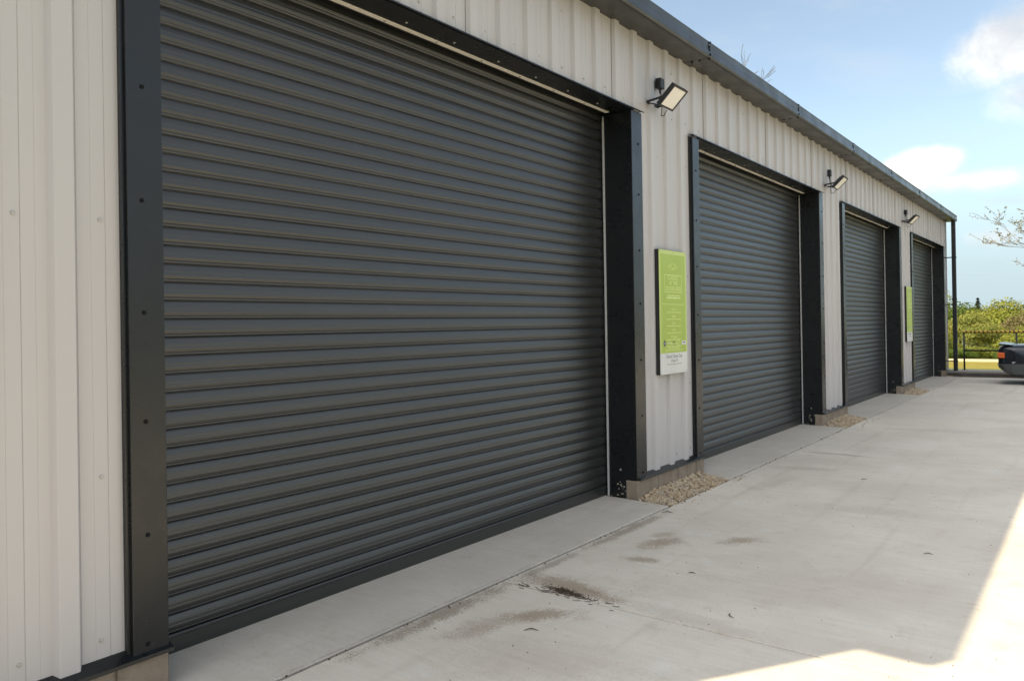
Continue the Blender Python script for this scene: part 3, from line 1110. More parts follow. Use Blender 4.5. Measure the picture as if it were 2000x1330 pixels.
def sign():
    S = empty('notice_board')
    T = 0.042
    # local frame: x out of the wall, y along the wall, z up from the lower edge
    bk = MB().box(0, T, 0, SW, 0, SH).build('backing_frame', 'sign_edge', S)
    MB().box(T, T + 0.003, 0.002, SW - 0.002, 0.002, 0.205).build('white_panel', 'sign_white', S)
    MB().box(T, T + 0.003, 0.002, SW - 0.002, 0.2055, SH - 0.002).build('lime_border', 'sign_lime', S)
    MB().box(T + 0.003, T + 0.0042, 0.034, SW - 0.034, 0.208, SH - 0.040).build('green_panel', 'sign_green', S)
    MB().box(T + 0.003, T + 0.0040, 0.022, SW - 0.022, 0.036, 0.2045).build('grey_panel', 'sign_white', S)
    X = T + 0.0046
    rotm = (R(90), 0, R(90))

    def txt(s, y, z, size, m, sx=1.0, name='lettering'):
        me = text_mesh(s, size)
        o = obj(name, me, m, S)
        o.location = (X, y, z)
        o.rotation_euler = rotm
        o.scale = (sx, 1, 1)

    def bars(z, ya, yb, h, m, words=5, seed=1):
        r_ = random.Random(seed)
        b = MB()
        y = ya
        while y < yb:
            w = (yb - ya) / words * r_.uniform(0.45, 1.2)
            b.box(X - 0.0003, X + 0.0003, y, min(y + w, yb), z - h / 2, z + h / 2)
            y += w + 0.008
        b.build('small_print', m, S)

    c = SW / 2
    # script-like flourish at the head
    b = MB()
    pts = [(X, c - 0.11 + 0.22 * q / 24, 1.035 + 0.014 * math.sin(q * 1.15) + 0.010 * math.sin(q * 0.4)) for q in range(25)]
    b.tube(pts, 0.0030, 5)
    b.tube([(X, c - 0.10, 1.050), (X, c - 0.02, 1.075), (X, c + 0.06, 1.062)], 0.0026, 5)
    b.build('script_emblem', 'sign_text', S)
    fr = MB()
    y0, y1, z0, z1 = c - 0.195, c + 0.195, 0.795, 0.968
    for (a, b_, d, e) in ((y0, y1, z0, z0 + 0.006), (y0, y1, z1 - 0.006, z1), (y0, y0 + 0.005, z0 + 0.0061, z1 - 0.0061), (y1 - 0.005, y1, z0 + 0.0061, z1 - 0.0061)):
        fr.box(X - 0.0004, X + 0.0004, a, b_, d, e)
    fr.build('title_frame', 'sign_text', S)
    txt('CLASSICS', c - 0.01, 0.935, 0.058, 'sign_text', 0.95)
    txt('AT THE', c, 0.884, 0.058, 'sign_text', 0.95)
    txt('CROSSROADS', c, 0.831, 0.058, 'sign_text', 0.95)
    bars(0.764, c - 0.14, c + 0.15, 0.010, 'sign_text', 6, 1)
    bars(0.742, c - 0.15, c + 0.16, 0.014, 'sign_text', 3, 2)
    MB().box(X - 0.0003, X + 0.0003, 0.06, SW - 0.075, 0.676, 0.681).build('rule', 'sign_text', S)
    for k_, s in enumerate(('30 April', '28 May', '25 June', '30 July', '27 August', '24 September')):
        z = 0.628 - 0.0665 * k_
        txt(s, c, z, 0.036, 'sign_text', 0.9)
        bars(z - 0.028, c - 0.155, c + 0.16, 0.007, 'sign_text', 6, 10 + k_)
    # row of partner logos
    d = MB()
    yy, zz = 0.095, 0.300
    d.add([(X, yy, zz + 0.036), (X, yy + 0.036, zz), (X, yy, zz - 0.036), (X, yy - 0.036, zz)], [(0, 1, 2, 3)])
    d.build('diamond_logo', 'sign_dark', S)
    MB().box(X + 0.0003, X + 0.0006, yy - 0.030, yy + 0.030, zz - 0.008, zz + 0.006).build('logo_band', 'sign_grey', S)
    bars(0.300, 0.155, 0.235, 0.010, 'sign_white', 3, 31)
    txt('MC', 0.300, 0.303, 0.040, 'sign_dark')
    bars(0.280, 0.265, 0.335, 0.005, 'sign_dark', 3, 32)
    rr = MB()
    for q in range(16):
        a0, a1 = 2 * math.pi * q / 16, 2 * math.pi * (q + 1) / 16
        rr.add([(X, 0.410 + 0.028 * math.cos(a0), 0.3 + 0.028 * math.sin(a0)), (X, 0.410 + 0.028 * math.cos(a1), 0.3 + 0.028 * math.sin(a1)), (X, 0.410 + 0.022 * math.cos(a1), 0.3 + 0.022 * math.sin(a1)), (X, 0.410 + 0.022 * math.cos(a0), 0.3 + 0.022 * math.sin(a0))], [(0, 1, 2, 3)])
    rr.build('ring_logo', 'sign_text', S)
    MB().box(X - 0.0003, X + 0.0003, 0.475, SW - 0.034, 0.280, 0.318).build('logo_plate', 'sign_white', S)
    MB().box(X + 0.0004, X + 0.0007, 0.492, SW - 0.05, 0.298, 0.306).build('logo_stroke', 'sign_dark', S)
    bars(0.250, c - 0.13, c + 0.13, 0.006, 'sign_text', 6, 41)
    bars(0.232, c - 0.19, c + 0.19, 0.006, 'sign_text', 8, 42)
    txt('Grand Open Day', c, 0.172, 0.052, 'sign_grey', 0.98)
    txt('30 Apr 22', c, 0.128, 0.040, 'sign_grey', 0.9)
    bars(0.095, c - 0.16, c + 0.16, 0.007, 'sign_grey', 7, 51)
    for (y, z) in ((0.015, 0.018), (SW - 0.015, 0.018), (c, 0.018), (0.015, SH - 0.018), (SW - 0.015, SH - 0.018), (c, SH - 0.018), (SW - 0.012, SH * 0.66), (SW - 0.012, SH * 0.38)):
        o = obj('screw', scr_l, None, S)
        o.location = (T + 0.003, y, z)
        o.scale = (0.6, 0.55, 0.55)
    return S


sg = sign()
sg.location = (-3.372, 6.700, 1.108)
tag(sg, 'tall lime green event notice board below the nearest floodlight, lettering readable', 'sign', 'green notice boards on the wall')
sg2 = copy_tree(sg)
sg2.location = (-3.372, 18.59, 1.108)
tag(sg2, 'farther lime green notice board, seen nearly edge-on beside the last roller door', 'sign', 'green notice boards on the wall')

# ------------------------------------------------------------------ low wall, railing, platform at the far end
LW = empty('low_wall', (2.0, 24.6, 0))
tag(LW, 'low dark masonry wall with flat coping across the far end of the yard', 'wall')
wv = MB().box(-5.36, 11.0, -0.38, 0.42, -0.10, 0.098).build('wall_face', 'wall_render', LW)
bx = -5.37
while bx < 11.0:
    cpo = MB().box(bx + 0.003, min(bx + 0.90, 11.02) - 0.003, -0.42, 0.46, 0.100, 0.150, 0.006).build('coping_stone', 'coping', LW)
    bx += 0.90

RL = empty('safety_railing', (0, 24.9, 0.15))
tag(RL, 'black tube safety railing with yellow and black hazard tape on its top rail', 'railing')
X0, DX = -3.02, 1.235
npost = 10
for q in range(npost):
    x = X0 + DX * q
    MB().tube([(x, 0, 0.002), (x, 0, 1.035)], 0.0235, 10).build('post', 'rail_black', RL, True)
    MB().box(x - 0.06, x + 0.06, -0.05, 0.05, 0.0, 0.010).build('base_plate', 'rail_black', RL)
MB().tube([(X0, 0, 0.545), (X0 + DX * (npost - 1), 0, 0.545)], 0.0225, 10).build('mid_rail', 'rail_black', RL, True)
MB().tube([(X0 - 0.03, 0, 1.060), (X0 + DX * (npost - 1) + 0.03, 0, 1.060)], 0.033, 12).build('top_rail', 'hazard_tape', RL, True)

TP = empty('timber_platform', (-1.0, 30.2, 0))
tag(TP, 'low sunlit timber platform with a yellow front beam behind the railing', 'platform')
yb = -6.0
while yb < 8.0:
    bo = MB().box(yb + 0.004, yb + 2.40 - 0.004, 0.0, 0.10, -0.22, 0.120).build('front_beam', 'yellow_timber', TP)
    bevel(bo, 0.006, 2)
    yb += 2.40
for q in range(11):
    y = 0.104 + q * 0.165
    MB().box(-6.0, 8.4, y, y + 0.159, 0.080, 0.125 + 0.002 * (q % 3), 0.004).build('deck_board', 'pale_timber', TP)

# ------------------------------------------------------------------ parked car: dark saloon, tail towards the building
CAR = empty('parked_car', (-1.985, 22.50, 0.0))
tag(CAR, 'dark blue-black saloon car with boot spoiler parked across the far end of the yard', 'car')
LEN, HW = 4.85, 0.88
WR, WF = 1.02, 3.87   # wheel centres from the tail
RT = 0.315


def interp(tab, s):
    for (a, va), (b_, vb) in zip(tab, tab[1:]):
        if a <= s <= b_:
            u = (s - a) / (b_ - a)
            u = u * u * (3 - 2 * u) * 0.5 + u * 0.5
            return va + (vb - va) * u
    return tab[-1][1] if s > tab[-1][0] else tab[0][1]


DECK = [(0.055, 0.86), (0.09, 0.915), (0.25, 0.945), (0.9, 0.955), (1.3, 0.965), (3.2, 0.94), (3.5, 0.93), (4.2, 0.875), (4.65, 0.81), (4.80, 0.72)]
SHO = [(0.055, 0.80), (0.10, 0.835), (0.3, 0.85), (1.3, 0.865), (3.2, 0.85), (4.2, 0.79), (4.65, 0.73), (4.80, 0.66)]
HWT = [(0.055, 0.76), (0.12, 0.815), (0.4, 0.855), (1.0, 0.875), (3.6, 0.875), (4.3, 0.845), (4.65, 0.79), (4.80, 0.74)]
SILL = [(0.055, 0.40), (0.3, 0.30), (0.7, 0.24), (1.3, 0.20), (3.6, 0.20), (4.3, 0.26), (4.80, 0.36)]


def body_half(s):
    hw, zd, zs, zb = interp(HWT, s), interp(DECK, s), interp(SHO, s), interp(SILL, s)
    for wc in (WR, WF):
        d = abs(s - wc)
        if d < 0.365:
            zb = max(zb, RT + math.sqrt(0.365 ** 2 - d * d))
    zb = min(zb, zs - 0.10)
    mid = 0.60 if zb < 0.55 else (zb + zs) / 2
    return [(hw * 0.90, zb - 0.002), (hw * 0.985, zb + 0.01), (hw * 1.0, (zb + mid) / 2), (hw * 1.0, mid), (hw * 0.992, mid + (zs - mid) * 0.35), (hw * 0.975, zs - 0.045), (hw * 0.965, zs - 0.03),
            (hw * 0.955, zs), (hw * 0.90, zs + (zd - zs) * 0.5), (hw * 0.80, zd - 0.012), (hw * 0.45, zd + 0.004), (0, zd + 0.010)]


st = sorted(set([0.055, 0.075, 0.10, 0.14, 0.2, 0.3, 0.42, 0.55, 4.72, 4.78, 4.80] + [round(0.60 + 0.045 * q, 3) for q in range(92)]))
bd = MB()
prev = None
for s in st:
    h = body_half(s)
    ring = [(s, -y, z) for y, z in h] + [(s, y, z) for y, z in h[::-1][1:]]
    o0 = len(bd.v)
    bd.v += ring
    n = len(ring)
    if prev is not None:
        for q in range(n - 1):
            bd.f.append((prev + q, prev + q + 1, o0 + q + 1, o0 + q))
    else:
        bd.f.append(tuple(range(o0, o0 + n)))
    prev = o0
bd.f.append(tuple(range(prev, prev + n))[::-1])
bo = bd.build('body', 'car_paint', CAR, True)
MB().box(0.30, 4.60, -0.78, 0.78, 0.22, 0.62).build('underbody', 'void_black', CAR)


def loft(name, secs, m, parent, smooth=True):
    b = MB()
    n = len(secs[0])
    for s_ in secs:
        b.v += s_
    for k_ in range(len(secs) - 1):
        for q in range(n):
            j = (q + 1) % n
            b.f.append((k_ * n + q, k_ * n + j, (k_ + 1) * n + j, (k_ + 1) * n + q))
    b.f.append(tuple(range(n)))
    b.f.append(tuple(range((len(secs) - 1) * n, len(secs) * n))[::-1])
    return b.build(name, m, parent, smooth)


def wrap_bumper(name, tail, z0, z1, m, push=0.0):
    """bumper wrapped round one end: outline in plan swept between two heights"""
    pl = []
    pts = [(0.62, 0.882 + push), (0.34, 0.878 + push), (0.15, 0.850 + push), (0.055 - push, 0.77), (0.012 - push, 0.55), (0.0 - push, 0.0)]
    full = [(x, -y) for x, y in pts] + [(x, y) for x, y in pts[::-1][1:]]
    inn = [(x + 0.06, y * 0.9) for x, y in full]
    secs = []
    for (z, k) in ((z0, 0.05), (z0 + 0.05, 0.012), ((z0 + z1) / 2, 0.0), (z1 - 0.012, 0.0), (z1, 0.008)):
        sec = []
        for (x, y) in full + inn[::-1]:
            low = max(0.0, 1 - (z - z0) / 0.2)
            xx = x + k + (0.16 * low if x < 0.3 else 0)
            yy = y * (1 - 0.04 * low)
            sec.append((xx if tail else LEN - xx, yy, z))
        secs.append(sec)
    return loft(name, secs, m, CAR, False)


wrap_bumper('rear_bumper', True, 0.245, 0.500, 'car_trim')
wrap_bumper('rear_bumper_trim', True, 0.4995, 0.520, 'chrome', 0.003)
wrap_bumper('front_bumper', False, 0.245, 0.470, 'car_trim')
wrap_bumper('front_bumper_trim', False, 0.4695, 0.490, 'chrome', 0.003)
# greenhouse: glass shell and a painted roof with pillars
GH = [(0.98, 0.955, 0.78), (1.50, 1.335, 0.575), (1.75, 1.375, 0.565), (2.35, 1.395, 0.575), (2.75, 1.345, 0.59), (3.38, 0.945, 0.80)]
b = MB()
for (s, z, y) in GH:
    b.v += [(s, -y, z), (s, y, z)]
for q in range(len(GH) - 1):
    b.f.append((2 * q, 2 * q + 1, 2 * q + 3, 2 * q + 2))
sb = [(s, interp(SHO, s) + 0.03, 0.83) for s, _, _ in GH]
for (s, z, y) in sb:
    b.v += [(s, -y, z), (s, y, z)]
k0 = 2 * len(GH)
for q in range(len(GH) - 1):
    b.f.append((2 * q, 2 * q + 2, k0 + 2 * q + 2, k0 + 2 * q))
    b.f.append((2 * q + 1, k0 + 2 * q + 1, k0 + 2 * q + 3, 2 * q + 3))
b.build('windows', 'car_glass', CAR)
rf = MB()
for (s, z, y) in [(1.46, 1.322, 0.60), (1.75, 1.388, 0.585), (2.05, 1.405, 0.59), (2.35, 1.408, 0.595), (2.79, 1.332, 0.615)]:
    rf.v += [(s, -y, z - 0.035), (s, -y * 0.96, z), (s, 0, z + 0.018), (s, y * 0.96, z), (s, y, z - 0.035)]
for q in range(4):
    for j in range(4):
        rf.f.append((q * 5 + j, q * 5 + j + 1, q * 5 + j + 6, q * 5 + j + 5))
rf.build('roof', 'car_paint', CAR, True)
for sy in (-1, 1):
    for p0, p1, w in (((1.02, 0.80, 0.94), (1.52, 0.592, 1.335), 0.055), ((3.36, 0.815, 0.935), (2.75, 0.607, 1.335), 0.03), ((2.05, 0.838, 0.90), (2.03, 0.592, 1.37), 0.03)):
        MB().tube([(p0[0], sy * p0[1], p0[2]), (p1[0], sy * p1[1], p1[2])], w * 0.55, 6).build('pillar', 'car_paint', CAR, True)
    tl = MB()
    tl.box(0.048, 0.190, sy * 0.62 if sy > 0 else -0.842, 0.842 if sy > 0 else -0.62, 0.640, 0.770)
    bevel(tl.build('tail_light', 'tail_lens', CAR), 0.015, 2)
    for q in range(5):
        MB().box(0.044, 0.187, *(sorted((sy * 0.625, sy * 0.8455))), 0.652 + q * 0.024, 0.659 + q * 0.024).build('lens_rib', 'amber_lens', CAR)
    bevel(MB().box(4.70, 4.82, *(sorted((sy * 0.45, sy * 0.77))), 0.55, 0.69).build('headlight', 'head_lens', CAR), 0.015, 2)
    MB().box(0.62, 4.40, *(sorted((sy * 0.872, sy * 0.886))), 0.545, 0.575).build('side_moulding', 'car_trim', CAR)
    MB().box(2.10, 2.24, *(sorted((sy * 0.872, sy * 0.897))), 0.735, 0.755).build('door_handle', 'chrome', CAR)
    mo = MB().box(2.92, 3.06, *(sorted((sy * 0.86, sy * 1.01))), 0.93, 1.04).build('door_mirror', 'car_paint', CAR)
    bevel(mo, 0.03, 3)
    for wc in (WR, WF):
        Wm = empty('wheel', (wc, sy * 0.765, RT), CAR)
        ty = MB()
        prof = [(0.205, -0.095), (0.270, -0.105), (0.308, -0.085), (RT, -0.05), (RT, 0.05), (0.308, 0.085), (0.270, 0.105), (0.205, 0.095)]
        nseg = 36
        for q in range(nseg):
            an = 2 * math.pi * q / nseg
            ty.v += [(r_ * math.cos(an), y_, r_ * math.sin(an)) for r_, y_ in prof]
        m_ = len(prof)
        for q in range(nseg):
            j = (q + 1) % nseg
            for e in range(m_):
                f_ = (e + 1) % m_
                ty.f.append((q * m_ + e, q * m_ + f_, j * m_ + f_, j * m_ + e))
        ty.build('tyre', 'tyre', Wm, True)
        rim = MB()
        yo = sy * 0.085
        for q in range(10):
            an = 2 * math.pi * q / 10
            rim.obox(Matrix.Translation((0.115 * math.cos(an), yo, 0.115 * math.sin(an))) @ Matrix.Rotation(-an, 4, 'Y'), 0.19, 0.022, 0.032)
        rim.tube([(0, yo - 0.016, 0), (0, yo + 0.016, 0)], 0.055, 14)
        rim.tube([(0, yo - sy * 0.12, 0), (0, yo - sy * 0.03, 0)], 0.20, 28)
        rim.build('rim', 'alloy', Wm)
# boot spoiler on two feet
sp = MB()
secs = []
for y in (-0.74, -0.70, -0.35, 0.0, 0.35, 0.70, 0.74):
    k_ = 0.6 if abs(y) > 0.72 else 1.0
    dr_ = 0.02 * (abs(y) / 0.74) ** 2
    secs.append([(0.075, y, 0.955 - dr_), (0.065, y, 0.985 * 1 - dr_ + 0.015 * k_), (0.16, y, 0.992 - dr_), (0.34, y, 0.968 - dr_), (0.34, y, 0.957 - dr_)])
loft('boot_spoiler', secs, 'car_paint', CAR, False)
MB().box(0.020, 0.030, -0.26, 0.26, 0.56, 0.67).build('number_plate', 'sign_white', CAR)
MB().box(0.045, 0.075, -0.60, 0.60, 0.60, 0.79).build('tail_panel', 'car_trim', CAR)

# ------------------------------------------------------------------ trees
def branch_tree(seed, height, spread, levels, nsplit, lean=(0, 0), r0=0.16, up_bias=0.35, leaf_n=0, leaf_s=0.05, rmin=0.0):
    """tapered trunk, limbs and twigs; returns a wood mesh builder and leaf quads"""
    rg = random.Random(seed)
    wood, leaf = MB(), MB()

    def grow(p, d, ln, r, lv):
        pts, rad = [p], [r]
        n = 4 if lv < 2 else 3
        for q in range(n):
            d = (d + Vector((rg.uniform(-1, 1), rg.uniform(-1, 1), rg.uniform(-0.6, 1) * up_bias)) * 0.22).normalized()
            p = p + d * (ln / n)
            pts.append(p)
            rad.append(max(rmin, r * (1 - 0.55 * (q + 1) / n)))
        wood.tube(pts, rad, 7 if lv == 0 else (5 if lv < 3 else 3), cap=False)
        if lv >= levels:
            for q in range(leaf_n):
                c = pts[rg.randint(1, n)] + Vector((rg.gauss(0, 1), rg.gauss(0, 1), rg.gauss(0, 1))) * leaf_s * 0.6
                a = Vector((rg.gauss(0, 1), rg.gauss(0, 1), rg.gauss(0, 1))).normalized()
                b_ = a.cross(Vector((rg.gauss(0, 1), rg.gauss(0, 1), rg.gauss(0, 1)))).normalized()
                s_ = leaf_s * rg.uniform(0.6, 1.3)
                leaf.add([c - a * s_, c + b_ * s_ * 0.5, c + a * s_, c - b_ * s_ * 0.5], [(0, 1, 2, 3)])
            return
        for q in range(nsplit + (1 if lv == 0 else 0)):
            t = rg.uniform(0.35, 1.0) if q else 1.0
            i = min(n - 1, int(t * n))
            base = pts[i] + (pts[i + 1] - pts[i]) * (t * n - i if i < n - 1 else rg.random())
            az = rg.uniform(0, 2 * math.pi)
            side = Vector((math.cos(az), math.sin(az), rg.uniform(-0.1, 0.6)))
            nd = (d * (0.9 if q == 0 else 0.45) + side * spread).normalized()
            grow(base, nd, ln * rg.uniform(0.55, 0.78), rad[i] * 0.62, lv + 1)

    grow(Vector((0, 0, 0)), Vector((lean[0], lean[1], 1)).normalized(), height * 0.36, r0, 0)
    return wood, leaf


def crown_mesh(seed, rx, ry, rz, n, ls, lobes=12, hollow=0.55):
    rg = np.random.RandomState(seed)
    C = []
    for q in range(lobes):
        d = rg.randn(3)
        d /= np.linalg.norm(d)
        d[2] = abs(d[2]) * 0.9 - 0.25
        C.append((d * np.array([rx, ry, rz]) * rg.uniform(0.45, 0.72), rg.uniform(0.30, 0.48)))
    V, F = [], []
    per = n // lobes
    for (c, k_) in C:
        for q in range(per):
            d = rg.randn(3)
            d /= np.linalg.norm(d)
            rr = hollow + (1 - hollow) * rg.rand() ** 0.6 + 0.10 * rg.randn()
            p = c + d * np.array([rx, ry, rz]) * k_ * rr
            nn = d * 1.0 + 0.45 * rg.randn(3)
            a = np.cross(nn, rg.randn(3))
            a /= np.linalg.norm(a) + 1e-9
            b_ = np.cross(a, nn)
            b_ /= np.linalg.norm(b_) + 1e-9
            s = ls * rg.uniform(0.6, 1.35)
            o = len(V)
            V += [p - a * s, p + b_ * s * 0.6, p + a * s, p - b_ * s * 0.6]
            F.append((o, o + 1, o + 2, o + 3))
    me = bpy.data.meshes.new('crown')
    me.from_pydata([tuple(x) for x in V], [], F)
    me.update()
    return me


crowns = [crown_mesh(11 + q, 1.0, 1.0, (0.85, 1.0, 0.75, 0.95, 0.8)[q], 8000, 0.034, (11, 14, 12, 16, 10)[q]) for q in range(5)]
for me in crowns:
    me.materials.append(MATS['leaf_lime'])
con = MB()
rg_ = random.Random(5)
for q in range(2600):
    t = rg_.random() ** 0.7
    z = 1 - t
    r_ = t * 0.34 * (0.75 + 0.25 * math.sin(z * 60)) * rg_.uniform(0.3, 1.05)
    an = rg_.uniform(0, 2 * math.pi)
    p = Vector((r_ * math.cos(an), r_ * math.sin(an), z))
    d = Vector((math.cos(an), math.sin(an), -0.35)).normalized()
    w = Vector((-math.sin(an), math.cos(an), 0)) * 0.014
    con.add([p - d * 0.02, p + w, p + d * 0.035, p - w], [(0, 1, 2, 3)])
conifer_me = con.mesh('crown')
conifer_me.materials.append(MATS['leaf_dark'])
wb, _ = branch_tree(21, 1.0, 0.75, 3, 3, r0=0.030, up_bias=0.5)
trunk_me = wb.mesh('trunk')
trunk_me.materials.append(MATS['bark'])


def place_tree(x, y, top, cr, variant, leaf, name, label, cat='tree', group=None, rz=0.9, rot=0.0):
    z0 = terrain_z(x, y) - 0.05
    T = empty(name, (x, y, z0))
    H = max(top - z0, 0.8)
    tr = obj('trunk', trunk_me, None, T)
    tr.scale = (H * 0.9, H * 0.9, H * 0.95)
    tr.rotation_euler = (0, 0, rot * 1.7)
    c = obj('crown', crowns[variant], None, T)
    rv = min(cr * rz, H * 0.52)
    c.scale = (cr, cr, rv)
    c.location = (0, 0, H - rv * 0.98)
    c.rotation_euler = (0, 0, rot)
    c.material_slots[0].link = 'OBJECT'
    c.material_slots[0].material = MATS[leaf]
    tag(T, label, cat, group)
    return T


rt_ = random.Random(17)
KIND = {'leaf_lime': 'yellow-green spring tree', 'leaf_gold': 'golden olive spring tree', 'leaf_tan': 'tan twiggy tree', 'leaf_green': 'fresh mid-green tree', 'leaf_dark': 'dark green tree'}


def grove(y0, y1, top0, top1, cr0, cr1, step, kinds, where, fr=(-0.155, 0.02)):
    u = fr[0]
    while u < fr[1]:
        y = rt_.uniform(y0, y1)
        lf = rt_.choice(kinds)
        x = u * y
        place_tree(x, y, rt_.uniform(top0, top1), rt_.uniform(cr0, cr1), rt_.randint(0, 4), lf, 'broadleaf_tree', KIND[lf] + ' ' + where, 'tree', 'wood beyond the railing', rt_.uniform(0.8, 1.1), rt_.uniform(0, 6))
        u += step / ((y0 + y1) / 2) * rt_.uniform(0.75, 1.2)


grove(120, 150, 5.0, 8.2, 4.5, 7.0, 5.6, ['leaf_lime', 'leaf_gold', 'leaf_lime', 'leaf_green'], 'on the skyline')
grove(92, 112, 1.8, 4.8, 3.2, 5.0, 4.6, ['leaf_lime', 'leaf_gold', 'leaf_lime', 'leaf_green', 'leaf_tan'], 'in the far row of the wood')
grove(68, 84, -0.4, 2.0, 2.2, 3.4, 3.4, ['leaf_gold', 'leaf_lime', 'leaf_tan', 'leaf_dark', 'leaf_green'], 'in the middle row of the wood')
grove(52, 62, -0.4, 0.5, 1.7, 2.5, 2.3, ['leaf_tan', 'leaf_gold', 'leaf_lime', 'leaf_dark', 'leaf_tan'], 'in the near row of the wood')
grove(45, 50, -1.1, -0.2, 1.3, 2.0, 1.7, ['leaf_green', 'leaf_tan', 'leaf_lime', 'leaf_green'], 'in the lowest row of the wood')
for (x, y, top, w) in ((-16.3, 152, 5.0, 4.6), (4.0, 150, 7.4, 3.0)):
    z0 = terrain_z(x, y)
    T = empty('conifer', (x, y, z0))
    c = obj('crown', conifer_me, None, T)
    c.scale = (w * 2.2, w * 2.2, top - z0)
    t_ = MB().tube([(0, 0, 0), (0, 0, (top - z0) * 0.9)], [0.18, 0.02], 6).build('trunk', 'bark', T)
    tag(T, 'small dark conifer tip just above the treeline beside the downpipe' if x < 0 else 'dark conifer beyond the treeline, behind the parked car', 'tree')
u = -0.15
k = 0
while u < 0.01:
    y = rt_.uniform(36.5, 43.0)
    lf = rt_.choice(['leaf_green', 'leaf_green', 'leaf_lime'])
    place_tree(u * y, y, rt_.uniform(0.10, 0.62), rt_.uniform(0.75, 1.15), rt_.randint(0, 4), lf, 'shrub', 'green shrub behind the yellow platform' if lf == 'leaf_green' else 'lime shrub behind the yellow platform', 'shrub', 'shrubs behind the platform', 0.8, rt_.uniform(0, 6))
    u += 0.014 * rt_.uniform(0.8, 1.2)
    k += 1


def bare_tree(name, x, y, z, seed, top, spread, label, leaf_n, leaf_s, levels=5, nsplit=3, lean=(0, 0), r0=0.16, leaf='leaf_new', ub=0.35, peak_x=None, rmin=0.0, kx=1.0):
    T = empty(name, (x, y, z))
    w, l = branch_tree(seed, top - z, spread, levels, nsplit, lean, r0, ub, leaf_n, leaf_s, rmin)
    hi = max(w.v, key=lambda p: p[2])
    k = (top - z) / hi[2]
    for b in (w, l):
        b.v = [(p[0] * k * kx, p[1] * k * kx, p[2] * k) for p in b.v]
    if peak_x is not None:
        T.location.x = peak_x - hi[0] * k * kx
        T.location.y = y - hi[1] * k * kx
    w.build('trunk', 'twig_bark', T, True, False)
    if leaf_n:
        l.build('crown', leaf, T, False, False)
    tag(T, label, 'tree')
    return T


bare_tree('roadside_tree', 0.40, 31.5, -0.1, 4, 6.7, 0.80, 'sparse young-leaved tree at the right edge behind the car', 4, 0.034, 5, 4, (0, 0), 0.12, rmin=0.005)
bare_tree('bare_tree', -15.4, 42.0, -0.6, 9, 17.0, 0.30, 'bare twiggy treetop showing above the gutter behind the building', 2, 0.03, 6, 3, (0, 0), 0.30, 'leaf_new', 0.7, peak_x=-15.5, rmin=0.011)
bare_tree('bare_tree', -13.0, 42.5, -0.6, 15, 14.1, 0.32, 'second lower bare treetop just above the gutter, right of the first', 2, 0.03, 6, 3, (0, 0), 0.26, 'leaf_new', 0.7, peak_x=-13.5, rmin=0.011, kx=0.35)

ORD = ['leftmost', 'second from left', 'third from left', 'fourth from left', 'fifth from left', 'sixth from left', 'seventh from left', 'eighth from left', 'ninth from left', 'tenth from left', 'eleventh from left', 'twelfth from left']
same = {}
for o in bpy.data.objects:
    if o.parent is None and o.get('group') in ('wood beyond the railing', 'shrubs behind the platform'):
        same.setdefault(o['label'], []).append(o)
for lab, os_ in same.items():
    if len(os_) > 1:
        for q, o in enumerate(sorted(os_, key=lambda t: t.location.x / t.location.y)):
            o['label'] = lab + ', ' + ORD[min(q, len(ORD) - 1)] + ''

# ------------------------------------------------------------------ small litter on the concrete
rl = random.Random(23)
pile = MB()
for q in range(420):
    t = rl.gauss(0, 0.42)
    x = -2.56 + 0.17 * t + rl.gauss(0, 0.03)
    y = 3.875 - 0.03 * t + rl.gauss(0, 0.017)
    z = 0.003 + 0.012 * rl.random() * max(0, 1 - abs(t))
    an = rl.uniform(0, math.pi)
    ln = rl.uniform(0.004, 0.020)
    wd = rl.uniform(0.001, 0.0045)
    pile.obox(Matrix.Translation((x, y, z)) @ Matrix.Rotation(an, 4, 'Z') @ Matrix.Rotation(rl.uniform(-0.5, 0.5), 4, 'Y'), ln, wd, 0.0018)
for q in range(40):
    x = rl.uniform(-2.92, -2.2)
    y = 3.84 + rl.gauss(0, 0.025)
    pile.obox(Matrix.Translation((x, y, 0.003)) @ Matrix.Rotation(rl.uniform(-0.6, 0.6), 4, 'Z'), rl.uniform(0.02, 0.07), 0.0028, 0.0022)
tag(pile.build('leaf_litter', 'litter'), 'dark drift of twigs and leaf litter at the slab joint', 'litter', kind='stuff')
crumbs = MB()
for q in range(300):
    x, y = rl.uniform(-2.95, -0.3), rl.uniform(2.4, 13.0)
    s_ = rl.uniform(0.0012, 0.0034)
    crumbs.obox(Matrix.Translation((x, y, s_ * 0.4)) @ Matrix.Rotation(rl.uniform(0, 3), 4, (rl.random(), rl.random(), 1)), s_ * 2, s_ * 1.3, s_)
for q in range(160):
    x, y = -3.0 + rl.gauss(0, 0.02), rl.uniform(2.2, 12.0)
    s_ = rl.uniform(0.002, 0.0055)
    crumbs.obox(Matrix.Translation((x, y, s_ * 0.4)) @ Matrix.Rotation(rl.uniform(0, 3), 4, (rl.random(), rl.random(), 1)), s_ * 2, s_ * 1.3, s_)
stray = MB()
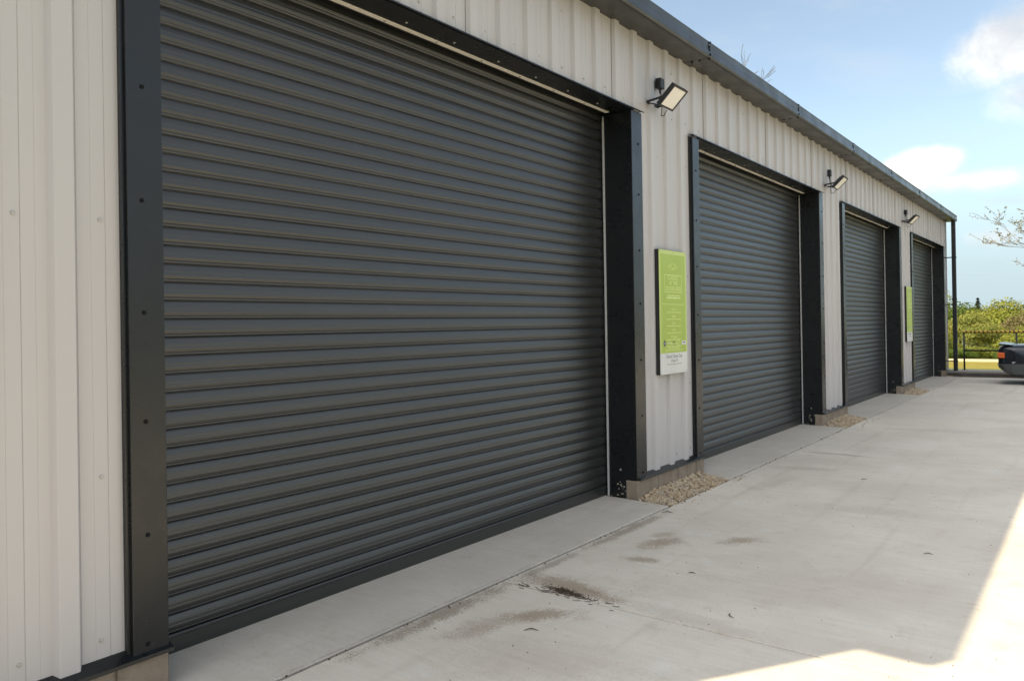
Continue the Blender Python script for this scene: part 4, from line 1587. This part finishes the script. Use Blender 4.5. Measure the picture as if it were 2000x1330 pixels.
for (ya, yb) in ((YN[0], YS[1]), (YN[1], YS[2]), (YN[2], YS[3])):
    for q in range(22):
        y = rl.uniform(ya - 0.12, yb + 0.08)
        x = XJ + abs(rl.gauss(0, 0.09)) + 0.02 if rl.random() < 0.6 else rl.uniform(-3.34, -3.03)
        y = y if x > XJ else (ya - 0.03 - abs(rl.gauss(0, 0.05)) if rl.random() < 0.5 else yb - 0.11 + abs(rl.gauss(0, 0.05)))
        s_ = rl.uniform(0.005, 0.012)
        mx_ = Matrix.Translation((x, y, s_ * 0.55)) @ Matrix.Rotation(rl.uniform(0, 3), 4, (rl.random(), rl.random(), 1))
        stray.add([mx_ @ Vector((v[0] * s_ * 1.2, v[1] * s_, v[2] * s_ * 0.7)) for v in IV], [tuple(f) for f in IF])
tag(stray.build('stray_stones', 'gravel'), 'loose gravel stones strayed onto the concrete beside the plinths', 'gravel', kind='stuff')
tag(crumbs.build('grit', 'litter'), 'scattered dark grit and crumbs over the concrete', 'grit', kind='stuff')
TW = [(-2.40, 3.28, 0.6, 0.08, 'curled dead leaf on the concrete below the tan dust patch'), (-2.10, 4.62, 0.2, 0.05, 'small twig right of the dark litter drift'), (-1.62, 4.08, 2.2, 0.07, 'curved twig on the concrete left of the sunlit edge'),
      (-2.93, 5.98, 0.4, 0.10, 'dark leaf clump in the joint beside the gravel heap'), (-1.9, 8.3, 1.0, 0.08, 'small twig in the middle of the shaded yard'), (-0.95, 5.9, 0.3, 0.06, 'small dark leaf near the sunlit edge of the shadow')]
for (x, y, an, ln, lab) in TW:
    T = MB()
    pts = [(ln * (q / 6 - 0.5), 0.25 * ln * math.sin(q / 6 * math.pi), 0.003 + 0.004 * math.sin(q / 6 * math.pi)) for q in range(7)]
    T.tube(pts, [0.001 + 0.0022 * math.sin(math.pi * q / 6) for q in range(7)], 5)
    o = T.build('twig', 'litter')
    o.location = (x, y, 0.001)
    o.rotation_euler = (0, 0, an)
    tag(o, lab, 'twig', 'twigs and leaves on the concrete')
